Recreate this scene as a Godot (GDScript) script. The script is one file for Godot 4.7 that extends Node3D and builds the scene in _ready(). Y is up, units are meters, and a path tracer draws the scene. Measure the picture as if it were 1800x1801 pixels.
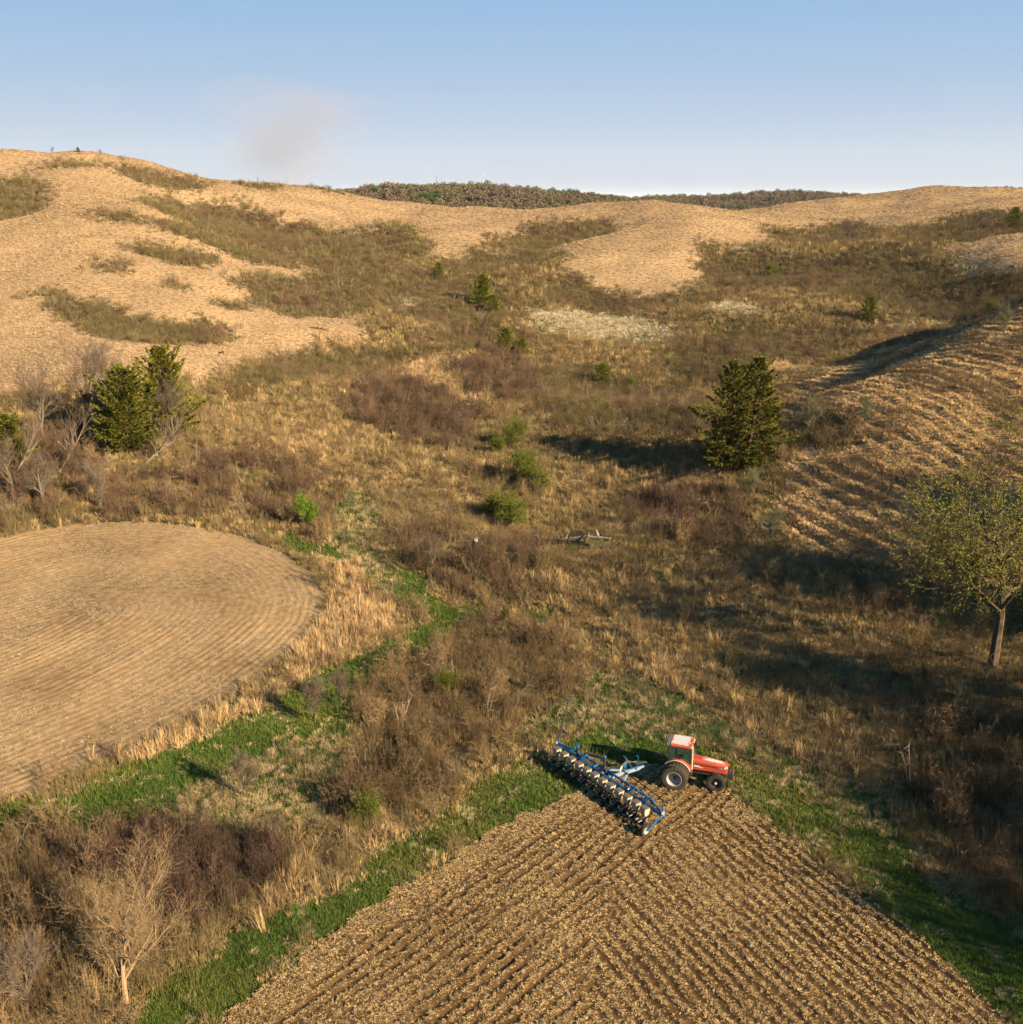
extends Node3D
# Spring evening over loess hills: a red tractor turns a blue twelve-row planter at the corner of a stubble field.

const CAM_Y := 33.0
var rng := RandomNumberGenerator.new()
var noise_a := FastNoiseLite.new()
var noise_b := FastNoiseLite.new()
var noise_c := FastNoiseLite.new()
var mats := {}
var taken := {}

func _ready() -> void:
	set_view_and_light()
	rng.seed = 20240519
	noise_a.seed = 3; noise_a.frequency = 0.035; noise_a.fractal_octaves = 3
	noise_b.seed = 8; noise_b.frequency = 0.16; noise_b.fractal_octaves = 2
	noise_c.seed = 21; noise_c.frequency = 0.55; noise_c.fractal_octaves = 2
	make_materials()
	build_height_grid()
	build_cover_map()
	deepen_draws()
	build_ground()
	build_fields()
	build_far_country()
	build_tractor()
	build_planter()
	build_trees()
	build_cover()

func set_view_and_light() -> void:
	var cam := Camera3D.new()
	cam.name = "camera"
	cam.position = Vector3(0, CAM_Y, 0)
	cam.rotation = Vector3(-0.29245, 0, 0)
	cam.fov = 52.03
	cam.near = 0.3
	cam.far = 20000.0
	add_child(cam)
	cam.current = true
	var sun := DirectionalLight3D.new()
	sun.name = "sun"
	var az := deg_to_rad(52.0)      # from behind and to the right
	var el := deg_to_rad(24.5)
	var to_sun := Vector3(sin(az) * cos(el), sin(el), cos(az) * cos(el))
	sun.light_energy = 1.6
	sun.light_color = Color(1.0, 0.905, 0.745)
	sun.light_angular_distance = 0.5
	sun.shadow_enabled = true
	sun.directional_shadow_max_distance = 600.0
	add_child(sun)
	sun.look_at_from_position(to_sun * 100.0, Vector3.ZERO, Vector3.UP)
	var sky_mat := ProceduralSkyMaterial.new()
	sky_mat.sky_top_color = Color(0.185, 0.335, 0.455)
	sky_mat.sky_horizon_color = Color(0.425, 0.438, 0.456)
	sky_mat.sky_curve = 0.094
	sky_mat.ground_bottom_color = Color(0.30, 0.26, 0.20)
	sky_mat.ground_horizon_color = Color(0.62, 0.62, 0.60)
	sky_mat.sun_angle_max = 1.0
	var sky := Sky.new()
	sky.sky_material = sky_mat
	var env := Environment.new()
	env.background_mode = Environment.BG_SKY
	env.sky = sky
	env.tonemap_mode = Environment.TONE_MAPPER_LINEAR
	env.tonemap_exposure = 4.3
	env.sdfgi_enabled = true
	env.ssao_enabled = true
	env.ssil_enabled = true
	env.fog_enabled = true
	env.fog_density = 0.00002
	env.fog_light_color = Color(0.90, 0.93, 0.97)
	env.volumetric_fog_enabled = true
	env.volumetric_fog_density = 0.0
	var we := WorldEnvironment.new()
	we.name = "environment"
	we.environment = env
	add_child(we)

# ------------------------------------------------------------------ helpers
func numbered(called: String) -> String:
	if not taken.has(called):
		taken[called] = 0
		return called
	taken[called] += 1
	return "%s_%03d" % [called, taken[called]]

func thing(called: String, label: String, category: String, at := Vector3.ZERO, turn := 0.0, group := "") -> Node3D:
	var o := Node3D.new()
	o.name = numbered(called)
	add_child(o)
	o.position = at
	o.rotation.y = turn
	describe(o, label, category, group)
	return o

func describe(o: Node3D, label: String, category: String, group := "") -> void:
	o.set_meta("label", label)
	o.set_meta("category", category)
	if group != "":
		o.set_meta("group", group)

func copy_of(src: Node3D, called: String, label: String, at: Vector3, turn: float, size: float, group := "") -> Node3D:
	var o: Node3D = src.duplicate()
	o.name = numbered(called)
	add_child(o)
	o.position = at
	o.rotation = Vector3(0, turn, 0)
	o.scale = Vector3.ONE * size
	o.set_meta("label", label)
	if group != "":
		o.set_meta("group", group)
	elif o.has_meta("group"):
		o.remove_meta("group")
	return o

class Shape:
	var v := PackedVector3Array()
	var c := PackedColorArray()
	var n := PackedVector3Array()
	var uv := PackedVector2Array()
	var ix := PackedInt32Array()
	func tri(a: Vector3, b: Vector3, d: Vector3, col: Color) -> void:
		v.append(a); v.append(b); v.append(d)
		c.append(col); c.append(col); c.append(col)
	func quad(a: Vector3, b: Vector3, d: Vector3, e: Vector3, col: Color) -> void:
		tri(a, b, d, col)
		tri(a, d, e, col)
	# a box with bevelled edges; m places it
	func box(m: Transform3D, size: Vector3, bevel: float, col: Color) -> void:
		var h := size * 0.5
		var k: float = minf(bevel, minf(h.x, minf(h.y, h.z)) * 0.9)
		var p := {}
		for sx in [-1, 1]:
			for sy in [-1, 1]:
				for sz in [-1, 1]:
					p[[sx, sy, sz, 0]] = m * Vector3(sx * h.x, sy * (h.y - k), sz * (h.z - k))
					p[[sx, sy, sz, 1]] = m * Vector3(sx * (h.x - k), sy * h.y, sz * (h.z - k))
					p[[sx, sy, sz, 2]] = m * Vector3(sx * (h.x - k), sy * (h.y - k), sz * h.z)
		for s in [-1, 1]:
			quad(p[[s, -1, -1, 0]], p[[s, 1, -1, 0]], p[[s, 1, 1, 0]], p[[s, -1, 1, 0]], col)
			quad(p[[-1, s, -1, 1]], p[[1, s, -1, 1]], p[[1, s, 1, 1]], p[[-1, s, 1, 1]], col)
			quad(p[[-1, -1, s, 2]], p[[1, -1, s, 2]], p[[1, 1, s, 2]], p[[-1, 1, s, 2]], col)
		for a in [-1, 1]:
			for b in [-1, 1]:
				quad(p[[a, b, -1, 0]], p[[a, b, 1, 0]], p[[a, b, 1, 1]], p[[a, b, -1, 1]], col)
				quad(p[[a, -1, b, 0]], p[[a, 1, b, 0]], p[[a, 1, b, 2]], p[[a, -1, b, 2]], col)
				quad(p[[-1, a, b, 1]], p[[1, a, b, 1]], p[[1, a, b, 2]], p[[-1, a, b, 2]], col)
				for d in [-1, 1]:
					tri(p[[a, b, d, 0]], p[[a, b, d, 1]], p[[a, b, d, 2]], col)
	# beam of rectangular section between two points
	func beam(a: Vector3, b: Vector3, w: float, h: float, col: Color) -> void:
		var d := b - a
		var x := d.normalized()
		var up := Vector3.UP if absf(x.y) < 0.95 else Vector3.RIGHT
		var z := x.cross(up).normalized()
		var y := z.cross(x).normalized()
		box(Transform3D(Basis(x, y, z), (a + b) * 0.5), Vector3(d.length(), h, w), minf(w, h) * 0.15, col)
	func tube(pts: Array, radii: Array, sides: int, col: Color, close := true) -> void:
		var rings := []
		for i in pts.size():
			var d: Vector3 = (pts[mini(i + 1, pts.size() - 1)] - pts[maxi(i - 1, 0)]).normalized()
			var up := Vector3.UP if absf(d.y) < 0.9 else Vector3.RIGHT
			var a := d.cross(up).normalized()
			var b := a.cross(d)
			var ring := []
			for k in sides:
				var t := TAU * k / sides
				ring.append(pts[i] + (a * cos(t) + b * sin(t)) * radii[i])
			rings.append(ring)
		for i in pts.size() - 1:
			for k in sides:
				var l := (k + 1) % sides
				quad(rings[i][k], rings[i][l], rings[i + 1][l], rings[i + 1][k], col)
		if close:
			for k in range(1, sides - 1):
				tri(rings[0][0], rings[0][k], rings[0][k + 1], col)
				var e: Array = rings[rings.size() - 1]
				tri(e[0], e[k], e[k + 1], col)
	# profile: [axial, radius] pairs turned round the local z axis of m
	func lathe(m: Transform3D, profile: Array, sides: int, col: Color) -> void:
		for i in profile.size() - 1:
			for k in sides:
				var t0 := TAU * k / sides
				var t1 := TAU * (k + 1) / sides
				var p: Array = profile[i]
				var q: Array = profile[i + 1]
				quad(m * Vector3(cos(t0) * p[1], sin(t0) * p[1], p[0]), m * Vector3(cos(t1) * p[1], sin(t1) * p[1], p[0]),
					m * Vector3(cos(t1) * q[1], sin(t1) * q[1], q[0]), m * Vector3(cos(t0) * q[1], sin(t0) * q[1], q[0]), col)
	func mesh(mat: Material) -> ArrayMesh:
		var a := []
		a.resize(Mesh.ARRAY_MAX)
		a[Mesh.ARRAY_VERTEX] = v
		if n.size() == v.size():
			a[Mesh.ARRAY_NORMAL] = n
		if c.size() == v.size():
			a[Mesh.ARRAY_COLOR] = c
		if uv.size() == v.size():
			a[Mesh.ARRAY_TEX_UV] = uv
		if ix.size():
			a[Mesh.ARRAY_INDEX] = ix
		var m := ArrayMesh.new()
		m.add_surface_from_arrays(Mesh.PRIMITIVE_TRIANGLES, a)
		m.surface_set_material(0, mat)
		return m

func part(called: String, s: Shape, mat: Material, parent: Node3D, label := "") -> MeshInstance3D:
	return mesh_part(called, s.mesh(mat), parent, label)

func mesh_part(called: String, m: Mesh, parent: Node3D, label := "") -> MeshInstance3D:
	var o := MeshInstance3D.new()
	o.name = called
	o.mesh = m
	if label != "":
		o.set_meta("label", label)
	parent.add_child(o, true)
	return o

func moved(x: float, y: float, z: float, turn := Vector3.ZERO) -> Transform3D:
	return Transform3D(Basis.from_euler(turn), Vector3(x, y, z))

func plain(called: String, col: Color, rough := 0.8, metal := 0.0, spec := 0.4) -> StandardMaterial3D:
	var m := StandardMaterial3D.new()
	m.resource_name = called
	m.albedo_color = col.linear_to_srgb()
	m.roughness = rough
	m.metallic = metal
	m.metallic_specular = spec
	mats[called] = m
	return m

func plant_material(called: String, back: float) -> StandardMaterial3D:
	var m := plain(called, Color(0.66, 0.66, 0.66), 0.85, 0.0, 0.2)
	m.vertex_color_use_as_albedo = true
	m.cull_mode = BaseMaterial3D.CULL_DISABLED
	if back > 0.0:
		m.backlight_enabled = true
		m.backlight = Color(back, back, back)
	return m

func grain_texture(seed_value: int, freq: float, low: Color, high: Color) -> NoiseTexture2D:
	var f := FastNoiseLite.new()
	f.seed = seed_value
	f.frequency = freq
	f.fractal_octaves = 5
	var t := NoiseTexture2D.new()
	t.width = 512
	t.height = 512
	t.seamless = true
	t.noise = f
	var g := Gradient.new()
	g.set_color(0, low)
	g.set_color(1, high)
	t.color_ramp = g
	return t

func make_materials() -> void:
	# earth: colour comes from what lies where (vertex colours), grain from a triplanar pattern
	var ground := plain("ground_cover", Color(0.67, 0.67, 0.67), 0.95, 0.0, 0.1)
	ground.vertex_color_use_as_albedo = true
	ground.albedo_texture = grain_texture(5, 0.03, Color(0.70, 0.69, 0.66), Color(1, 1, 1))
	ground.uv1_triplanar = true
	ground.uv1_world_triplanar = true
	ground.uv1_scale = Vector3(0.21, 0.21, 0.21)
	var soil := plain("soil", Color(0.67, 0.67, 0.67), 0.95, 0.0, 0.15)
	soil.vertex_color_use_as_albedo = true
	soil.albedo_texture = grain_texture(9, 0.06, Color(0.62, 0.60, 0.58), Color(1, 1, 1))
	soil.uv1_triplanar = true
	soil.uv1_world_triplanar = true
	soil.uv1_scale = Vector3(0.37, 0.37, 0.37)
	plant_material("dry_blades", 0.25)
	plant_material("green_blades", 0.45)
	plant_material("twigs", 0.0)
	plant_material("leaves", 0.5)
	plant_material("needles", 0.12)
	plant_material("bark", 0.0)
	plain("red_paint", Color(0.2448, 0.0376, 0.0136), 0.5, 0.0, 0.5)
	plain("dull_red_paint", Color(0.1696, 0.0344, 0.0200), 0.75, 0.0, 0.3)
	plain("cream_paint", Color(0.2992, 0.2616, 0.1968), 0.55)
	plain("white_paint", Color(0.3400, 0.3264, 0.3064), 0.6)
	plain("black_paint", Color(0.0104, 0.0104, 0.0112), 0.5)
	plain("dark_steel", Color(0.0240, 0.0224, 0.0216), 0.6, 0.3)
	plain("grey_steel", Color(0.1496, 0.1496, 0.1496), 0.5, 0.5)
	plain("silver_rim", Color(0.2248, 0.2208, 0.2176), 0.5, 0.25)
	plain("rubber", Color(0.0240, 0.0208, 0.0184), 0.9, 0.0, 0.25)
	plain("dusty_rubber", Color(0.0376, 0.0312, 0.0248), 0.95, 0.0, 0.15)
	plain("blue_paint", Color(0.0035, 0.052, 0.125), 0.45, 0.0, 0.5)
	plain("pale_blue_paint", Color(0.1160, 0.1600, 0.2176), 0.6)
	plain("hopper_cream", Color(0.2584, 0.2248, 0.1664), 0.75)
	plain("lid_taupe", Color(0.0712, 0.0544, 0.0392), 0.8)
	plain("seat_cloth", Color(0.0344, 0.0304, 0.0272), 0.9)
	plain("lamp_glass", Color(0.4416, 0.4416, 0.4216), 0.2)
	plain("smoky_interior", Color(0.0200, 0.0192, 0.0176), 0.85)
	var glass := plain("cab_glass", Color(0.02, 0.05, 0.038), 0.04, 0.0, 0.5)
	glass.transparency = BaseMaterial3D.TRANSPARENCY_ALPHA
	glass.albedo_color.a = 0.62
	glass.cull_mode = BaseMaterial3D.CULL_DISABLED
const RELIEF := [-47.54, 2.92, -100, -34.86, 3.23, -103, -22.51, 1.75, -99, -42.16, 2.05, -99, -57.14, 5.34, -114, -46.48, 6.61, -120, -32.75, 5.72, -118, -71.34, 10.61, -146, -82.75, 15.83, -172, -93.96, 22.5, -198, -100.86, 26.56, -214, -110.56, 30.65, -236, -119.31, 34.9, -256, -126.2, 39.04, -272, -134.84, 44.05, -292, -62.11, 11.07, -143, -74.61, 17.37, -175, -88.89, 26.08, -212, -108.38, 36.24, -262, -121.57, 43.62, -296, -53.59, 11.37, -141, -61.19, 15.01, -163, -69.71, 20.13, -188, -78.51, 26.02, -214, -85.9, 31.47, -236, -96.42, 34.98, -266, -102.85, 39.33, -285, -109.7, 43.05, -305, -46.59, 11.07, -143, -54.05, 14.45, -168, -61.66, 19.72, -194, -68.65, 24.78, -218, -75.04, 29.77, -240, -83.52, 32.33, -268, -90.59, 36.61, -292, -96.46, 40.39, -312, -38.37, 6.92, -140, -45.86, 10.6, -170, -51.43, 15.76, -193, -56.95, 21.55, -216, -61.86, 25.06, -236, -70.43, 28.28, -270, -76.87, 32.26, -296, -84.8, 37.06, -328, -31.3, 7.15, -143, -38.3, 11.45, -178, -43.36, 16.91, -204, -47.67, 21.02, -226, -51.69, 23.1, -246, -58.15, 26.04, -278, -64.04, 31.47, -308, -71.4, 36.59, -345, -21.58, 4.41, -130, -26.88, 7.69, -165, -31.37, 11.47, -195, -36.49, 18.44, -230, -40.06, 22.13, -254, -44.27, 25.23, -282, -49.39, 29.06, -316, -55.97, 34.79, -360, -40.23, 31.77, -352, -10.15, 2.32, -113, -12.8, 5.8, -146, -15.71, 9.02, -182, -18.87, 15.49, -222, -22.07, 20.45, -262, -25.54, 24.59, -305, -28.77, 28.18, -345, -14.58, 28.99, -350, -11.95, 23.7, -285, 0, 1.62, -90, 0, 1.79, -108, 0, 4.41, -130, 0, 6.39, -162, 0, 10.92, -200, 0, 16.43, -242, 0, 21.11, -278, 0, 25.91, -315, 0, 29.14, -352, 18.22, 29.51, -350, 15.7, 24.73, -300, 13.6, 19.32, -258, 8.82, 6.39, -162, 6, 1.12, -106, 19.72, 9.4, -204, 22.95, 14.07, -240, 25.4, 20.17, -268, 27.88, 24.84, -296, 30.58, 28.61, -326, 15.46, 2.5, -110, 19.52, 4.96, -142, 24.36, 7.35, -180, 31.4, 13.16, -236, 34.01, 19.32, -258, 37.68, 25.06, -288, 43.13, 31.68, -332, 45.59, 19.11, -262, 50.43, 24.95, -292, 57.53, 30, -335, 24.62, 4.41, -110, 29.47, 6.54, -134, 37.24, 8.49, -172, 44.48, 12.24, -208, 52.89, 17.17, -250, 61.31, 21.99, -292, 72.98, 27.93, -350, 26.01, 2.37, -91, 28.68, 4.72, -102, 31.04, 7.74, -112, 72.39, 19.83, -275, 83.73, 24.18, -320, 96.75, 30.22, -372, 29.69, 1.96, -86, 32.26, 4.43, -95, 35.42, 7.28, -106, 37.07, 9.63, -112, 39.04, 11.82, -119, 65.65, 13.62, -205, 74.69, 16.91, -235, 85.29, 20.07, -270, 98.9, 24.32, -315, 114.94, 29.33, -368, 125.16, 33.2, -402, 35.82, 3.05, -83, 39.05, 5.33, -92, 42.6, 8.25, -102, 45.77, 11.08, -111, 51.03, 13.52, -127, 77.84, 13.12, -194, 85.67, 16.05, -215, 98.71, 21.03, -250, 117.74, 24.73, -300, 140.44, 30.31, -360, 158.46, 36.03, -408, 38.62, 1.28, -75, 43.19, 4.57, -86, 49.5, 8.49, -101, 54.5, 11.95, -113, 58.2, 14.95, -122, 68.12, 18.12, -143, 59.12, 15.1, -137, 64.49, 16.61, -143, 42.05, 7.06, -148, 52.12, 8.46, -160, 62.72, 10.95, -166, 69.98, 10.98, -186, 73.2, 12.06, -170, 81.51, 12.02, -190, 57.63, 9.55, -178, 47.43, 7.23, -168, 86.76, 16.48, -185, 98.67, 19.58, -212, 110.94, 23.34, -240, 120.62, 26.04, -262, 144.45, 28.76, -315, 182.44, 34.79, -400, -80, 0, 20, -40, 0, 20, 0, 0, 20, 40, 0, 20, 80, 0, 20, -60, 0, -30, -30, -0.3, -35, 0, 0, -35, 25, 0, -35, 60, 1, -30, -60, 0.2, -55, -35, -0.6, -50, -15, -0.5, -55, 0, 0, -50, 10, 0, -54, 20, 0, -50, 30, 0.3, -52, 55, 2, -50, 42, 1, -62, -45, 0.6, -72, -25, 0.4, -72, -12, -0.3, -70, 0, -0.3, -68, 15, 0.2, -66, 28, 0.6, -68, -35, 1.2, -88, -20, 0.9, -88, 0, -0.2, -82, 15, 0.5, -80, 33, 4.5, -136, 47, 8, -143, 100, 13, -178, 3, -0.9, -99, 6.2, 1.3, -96, -1, 1.4, -97, 3, 1.6, -105, 2.5, 1.2, -93, 75, 9, -75, 88, 11, -98, 100, 18, -125, 76, 21.5, -145, 88, 26, -149, 103, 31, -152, 125, 34, -158, 130, 24, -130, 112, 18, -185, 140, 20, -215, 190, 27, -280, 260, 36, -400, 230, 30, -330, -80, 3, -80, -90, 6, -110, -110, 14, -150, -150, 28, -200, -180, 36, -250, -200, 42, -300, -90, 1, -50, -190, 30, -370, -120, 25, -390, -60, 18, -420, 0, 15, -430, 60, 14, -430, 120, 16, -450, 200, 20, -480, 280, 20, -480, -260, 25, -420, -150, 5, -480, 0, 2, -520, 150, 2, -560, 300, 5, -560, -300, 5, -520]
const COVER := [
	[2, [-69.5, -132, -56.3, -132, -44.6, -135.8, -40.1, -147.5, -37.5, -165, -32.3, -176, -25.7, -183.5, -27, -201.5, -34, -213, -32.6, -237, -34.2, -260.5, -38.7, -284.5, -31.6, -302, -20.3, -276, -27.2, -258.5, -19.2, -260, -9.8, -266.5, 0, -268.5, 8.1, -257.5, 11.2, -249, 11.5, -241, 14.1, -242, 20.1, -235.5, 34.3, -230, 44.3, -246, 48.1, -268.5, 52, -275, 61.7, -272.5, 79.6, -303.5, 91.9, -325.5, 105.3, -336, 107.2, -310.5, 121.2, -313.5, 134, -329.5, 155.5, -311, 129.6, -258, 118.1, -265.5, 107, -258, 98.7, -250, 91.6, -219, 104.5, -205.5, 71.7, -140, 68.9, -153, 70, -175.5, 52.8, -168, 39, -148.5, 30.5, -117.5, 30.4, -109, 28, -104, 25.6, -98.5, 26.1, -91.2, 30, -87, 36.6, -85, 46.4, -84.5, 22.3, -34.8, -22.5, -35]],
	[1, [-133.9, -270.5, -119.2, -268.5, -107.2, -253, -104.6, -242.5, -104.9, -231.5, -110.4, -220]],
	[1, [-116.5, -283, -111.3, -288.5, -110.9, -279.5, -115.1, -277.5]],
	[1, [-105, -293.5, -98.3, -298, -91, -304, -84.4, -308, -84, -300.5, -90.3, -291, -98.6, -285]],
	[1, [-86.7, -257, -87.2, -280.5, -82.3, -283, -76.5, -294.5, -64.7, -288.5, -53.7, -285.5, -44, -280.5, -33.3, -289.5, -19.8, -268.5, -26.7, -253, -31.1, -235, -41.9, -233.5, -52.7, -238.5, -60.8, -241.5, -69.8, -238.5, -77.8, -241]],
	[1, [-90.9, -233, -83.7, -229.5, -78.2, -227, -72.1, -230, -64.2, -235.5, -58.3, -236.5, -52.3, -237, -45.5, -233.5, -45, -224.5, -53, -223.5, -61.3, -224.5, -71.7, -224.5, -79.6, -224]],
	[1, [-75.7, -210.5, -68.6, -214, -61.6, -216.5, -58.9, -210.5, -59.6, -203, -65.8, -204.5, -71.9, -207]],
	[1, [-73.6, -193.5, -69.9, -193, -68, -189.5, -71.2, -189.5]],
	[1, [-61.8, -188.5, -58.1, -192, -56.5, -189, -59.1, -185]],
	[1, [-79.3, -178.5, -74.8, -178, -69, -175, -63.5, -171, -57.3, -167, -52.7, -172.5, -47.2, -175.5, -45.5, -173, -48.2, -162.5, -50.7, -154, -54.5, -153, -61.8, -157.5, -70.8, -167.5]],
	[1, [-51.6, -202.5, -49.9, -209.5, -43.9, -218.5, -37.4, -236, -29.9, -235.5, -28.8, -217, -27.1, -203, -32.6, -196, -39.2, -192.5, -46.8, -195]],
	[1, [-53.2, -190, -49.4, -193, -47.8, -190.5, -50.1, -187.5]],
	[1, [-81.2, -334, -73.6, -338.5, -72.6, -326, -77.4, -318]],
	[1, [-63.9, -343, -56.1, -349, -56.7, -342]],
	[1, [-5.9, -278.5, 0, -297, 9.7, -310.5, 23.2, -317.5, 29.7, -307, 26.3, -295, 16.6, -288, 8.7, -276.5, 4.2, -269]],
	[1, [-19, -257.5, -7.1, -270, 11.1, -263.5, 11.5, -255.5, 4, -252, -13.1, -248]],
	[1, [2.5, -233, 7.7, -240.5, 14.1, -242, 20, -234.5, 34.2, -229, 41.2, -235, 39.8, -219.5, 27.7, -216, 17.6, -219, 7.2, -225.5]],
	[1, [73.1, -310, 82.2, -314, 85.8, -303, 74.7, -296.5]],
	[1, [85.8, -303, 93.5, -325, 105.3, -336, 103.8, -312.5, 93.8, -283.5, 85.9, -281.5]],
	[1, [107.3, -292.5, 121.2, -313.5, 135.5, -325, 161.2, -322.5, 128.4, -255.5, 117.7, -261.5, 107.7, -256.5, 101, -267]],
	[1, [48.8, -273, 61.7, -272.5, 69.9, -265, 94.5, -272.5, 96.5, -247.5, 91.6, -219, 103.6, -203.5, 71.7, -140, 81, -180, 74.8, -200, 69.4, -217.5, 60.7, -228.5, 49.7, -234, 44.6, -248]],
	[1, [28.4, -188, 37.4, -193, 47.7, -197.5, 50.7, -188.5, 57.5, -195, 63.3, -190, 57.8, -178.5, 45.6, -168, 34.4, -157.5, 24.7, -162]],
	[1, [-33.9, -229, -20.9, -247.5, -5.2, -246.5, 0, -221.5, -4.3, -199.5, -14.9, -198.5, -21.9, -204.5, -29, -209]],
	[1, [-16.4, -190.5, -10.5, -196.5, 0, -200.5, 4.1, -190, 0, -177.5, -9.7, -179.5]],
	[5, [-32, -174.5, -27.1, -179.5, -25.7, -183.5, -29.6, -183.5, -34.1, -175.5]],
	[1, [-35.9, -153.5, -36.2, -167, -28.5, -176, -19.6, -181.5, -13.6, -180.5, -16.9, -173, -18.9, -165.5, -22.4, -158.5, -28.4, -153]],
	[5, [-19.3, -169, -13.2, -174.5, -7.5, -173.5, -10.4, -166.5, -11.8, -161, -8.4, -153, -4, -146, -5.9, -144.5, -11.6, -151.5, -17.4, -160]],
	[7, [-11.6, -164.5, -3.8, -175, 3.7, -171, 7.2, -155.5, 4.9, -148, 0, -146, -5.8, -150.5]],
	[7, [-23.5, -142.5, -16.9, -155, -9, -149.5, -3.8, -137, -5.5, -124.5, -14, -126.5, -19.2, -134]],
	[1, [4.6, -170, 13.9, -171, 24.3, -159, 28.8, -150, 22.3, -122, 13.9, -125, 5.7, -129.5, 2.4, -144.5]],
	[4, [2.3, -212, 18.8, -219.5, 30.4, -202.5, 30.4, -191, 20.3, -188.5, 10.4, -194, 5.3, -198.5]],
	[4, [37.8, -217.5, 48.1, -214.5, 47.6, -204.5, 38.4, -204.5]],
	[4, [64, -192.5, 74.4, -193, 77.6, -190.5, 69.5, -187.5]],
	[4, [-23.2, -218, -16.6, -223.5, -13.9, -217, -20.4, -212.5]],
	[5, [40.9, -171.5, 47.2, -174.5, 47.4, -168, 40.8, -163]],
	[13, [-38.6, -147.5, -32.8, -159, -28.4, -153, -31.4, -143.5, -37.3, -142]],
	[9, [-41.1, -131.2, -32.5, -141, -23.5, -142.5, -19.2, -134, -13.9, -125.5, -6.8, -122.5, -7.7, -115, -16.2, -115.5, -25, -118, -32.8, -118.2]],
	[10, [39, -148.5, 52.7, -167.5, 69.4, -174, 66.7, -148, 71.2, -138.8, 46.4, -84.5, 36.4, -84.5, 29.9, -86.8, 25.4, -90.8, 25.2, -98.8, 31.4, -108.5, 30.5, -117.5]],
	[1, [34.7, -116.8, 38.3, -112, 38.2, -107.5, 33.9, -106.8, 30.7, -110.2, 31.5, -116.5]],
	[7, [-44.1, -104.5, -37.2, -111, -29.1, -116, -18.7, -111, -14.4, -101.5, -19, -98.5, -26.1, -100, -33.8, -99.2, -41.9, -98.2]],
	[7, [-64, -120.5, -51.2, -118.5, -42, -107, -41.3, -98.2, -52.3, -95.8]],
	[13, [-52.3, -95.8, -46.9, -98.5, -43, -99.8, -41.7, -97.8, -45.5, -95, -50.2, -91.5]],
	[6, [-18.5, -106, -16.1, -110, -12.9, -103.5, -12.9, -93.8, -10.7, -88.5, -9.7, -83.2, -12.9, -86.2, -15.7, -91.2, -17.7, -97]],
	[3, [-24.4, -97.5, -21, -97, -15.8, -92, -13.3, -88.8, -14.2, -88, -17.7, -90.8, -21.5, -94.2]],
	[7, [-11.2, -93.5, -7.8, -98, -2.1, -93.2, 3.4, -98.5, 5, -87.2, 1.9, -82.8, -3.9, -83.5, -9.1, -87.2]],
	[7, [11.1, -109.8, 17.4, -110.8, 23.2, -103, 23.4, -95.5, 19.7, -90.2, 14.9, -93.2, 11.4, -100]],
	[9, [4, -118.2, 14.3, -116.2, 24.1, -107.2, 12.3, -109.5, 10.1, -98.2, 3.6, -105.5]],
	[3, [-10.7, -88.5, -8, -87.2, -5.8, -82.5, 0, -81.2, 5.2, -81, 4.6, -78.8, -0.9, -79.5, -5.9, -77.8, -6.6, -80.5, -9.7, -83.2]],
	[6, [3.8, -81.8, 7.2, -82.2, 8.3, -79, 5.1, -78.5]],
	[9, [3, -87.2, 15.2, -88, 23, -78.8, 29.3, -76, 24.4, -57.2, 21.6, -53, 17.5, -57.5, 12.8, -62.5, 8.9, -68, 4.9, -75.5, 2.9, -82.8]],
	[6, [3.7, -68.2, 8.6, -69, 12.9, -63.2, 17.5, -57.5, 21.1, -51.8, 21.4, -45.8, 19.8, -47.8, 17.4, -52, 14.8, -56.2, 11.6, -59.8, 7.2, -59.8, 3.7, -61.5, 0.7, -59.2, 0, -61.5]],
	[3, [3.6, -60, 7.3, -60, 10.5, -59.8, 13.6, -57.2, 17, -53, 20.1, -48.8, 21.6, -44.8, 24, -41.5, 24.5, -39.2, 22.3, -34.8, 20.2, -36.2, 19.2, -39.5, 17.9, -44, 15.4, -49.2, 12.3, -54.2, 8.6, -56.2, 5.2, -56.2, 3.2, -57.8]],
	[5, [-17.1, -90, -14.3, -88.8, -12.2, -84.2, -9.4, -80.2, -9.5, -77.2, -11.4, -74.2, -14.2, -70.5, -16.6, -70, -16, -75.8, -14.8, -82]],
	[5, [-14.2, -70.5, -16.8, -67.2, -19.2, -64, -21, -61, -23.8, -58.2, -23.4, -57.2, -21.1, -60, -18.3, -63.2, -15.4, -68.2]],
	[3, [-6.6, -81.5, -7.3, -77.5, -11.2, -73.2, -14.7, -68.8, -17.9, -63.2, -20.4, -60.2, -23.7, -57, -27.7, -53.5, -30.6, -51.2, -26.8, -43.8, -24.7, -46.5, -22.6, -50.5, -18.3, -51.8, -15.3, -52.8, -12.5, -57, -10.2, -61.5, -10.4, -67.2, -7.7, -72.5, -4.6, -77.8]],
	[6, [-19.9, -52.8, -17.4, -55.8, -14.3, -60.5, -10.6, -60.5, -8.8, -55, -9.5, -51.2, -11.7, -49.2, -15, -50, -19, -51]],
	[7, [-6.8, -71.5, -3.7, -78, 0, -81.2, 4.4, -75.5, 5.4, -70.2, 3.9, -64.8, 0, -61.5, -1.8, -58.8, -7.6, -63.5, -10.3, -66]],
	[7, [-8, -63.5, -1.8, -59.2, -1.4, -55.8, -4, -53.5, -6.7, -51.8, -10.9, -51.5, -10.1, -55, -8.9, -58.2]],
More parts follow.
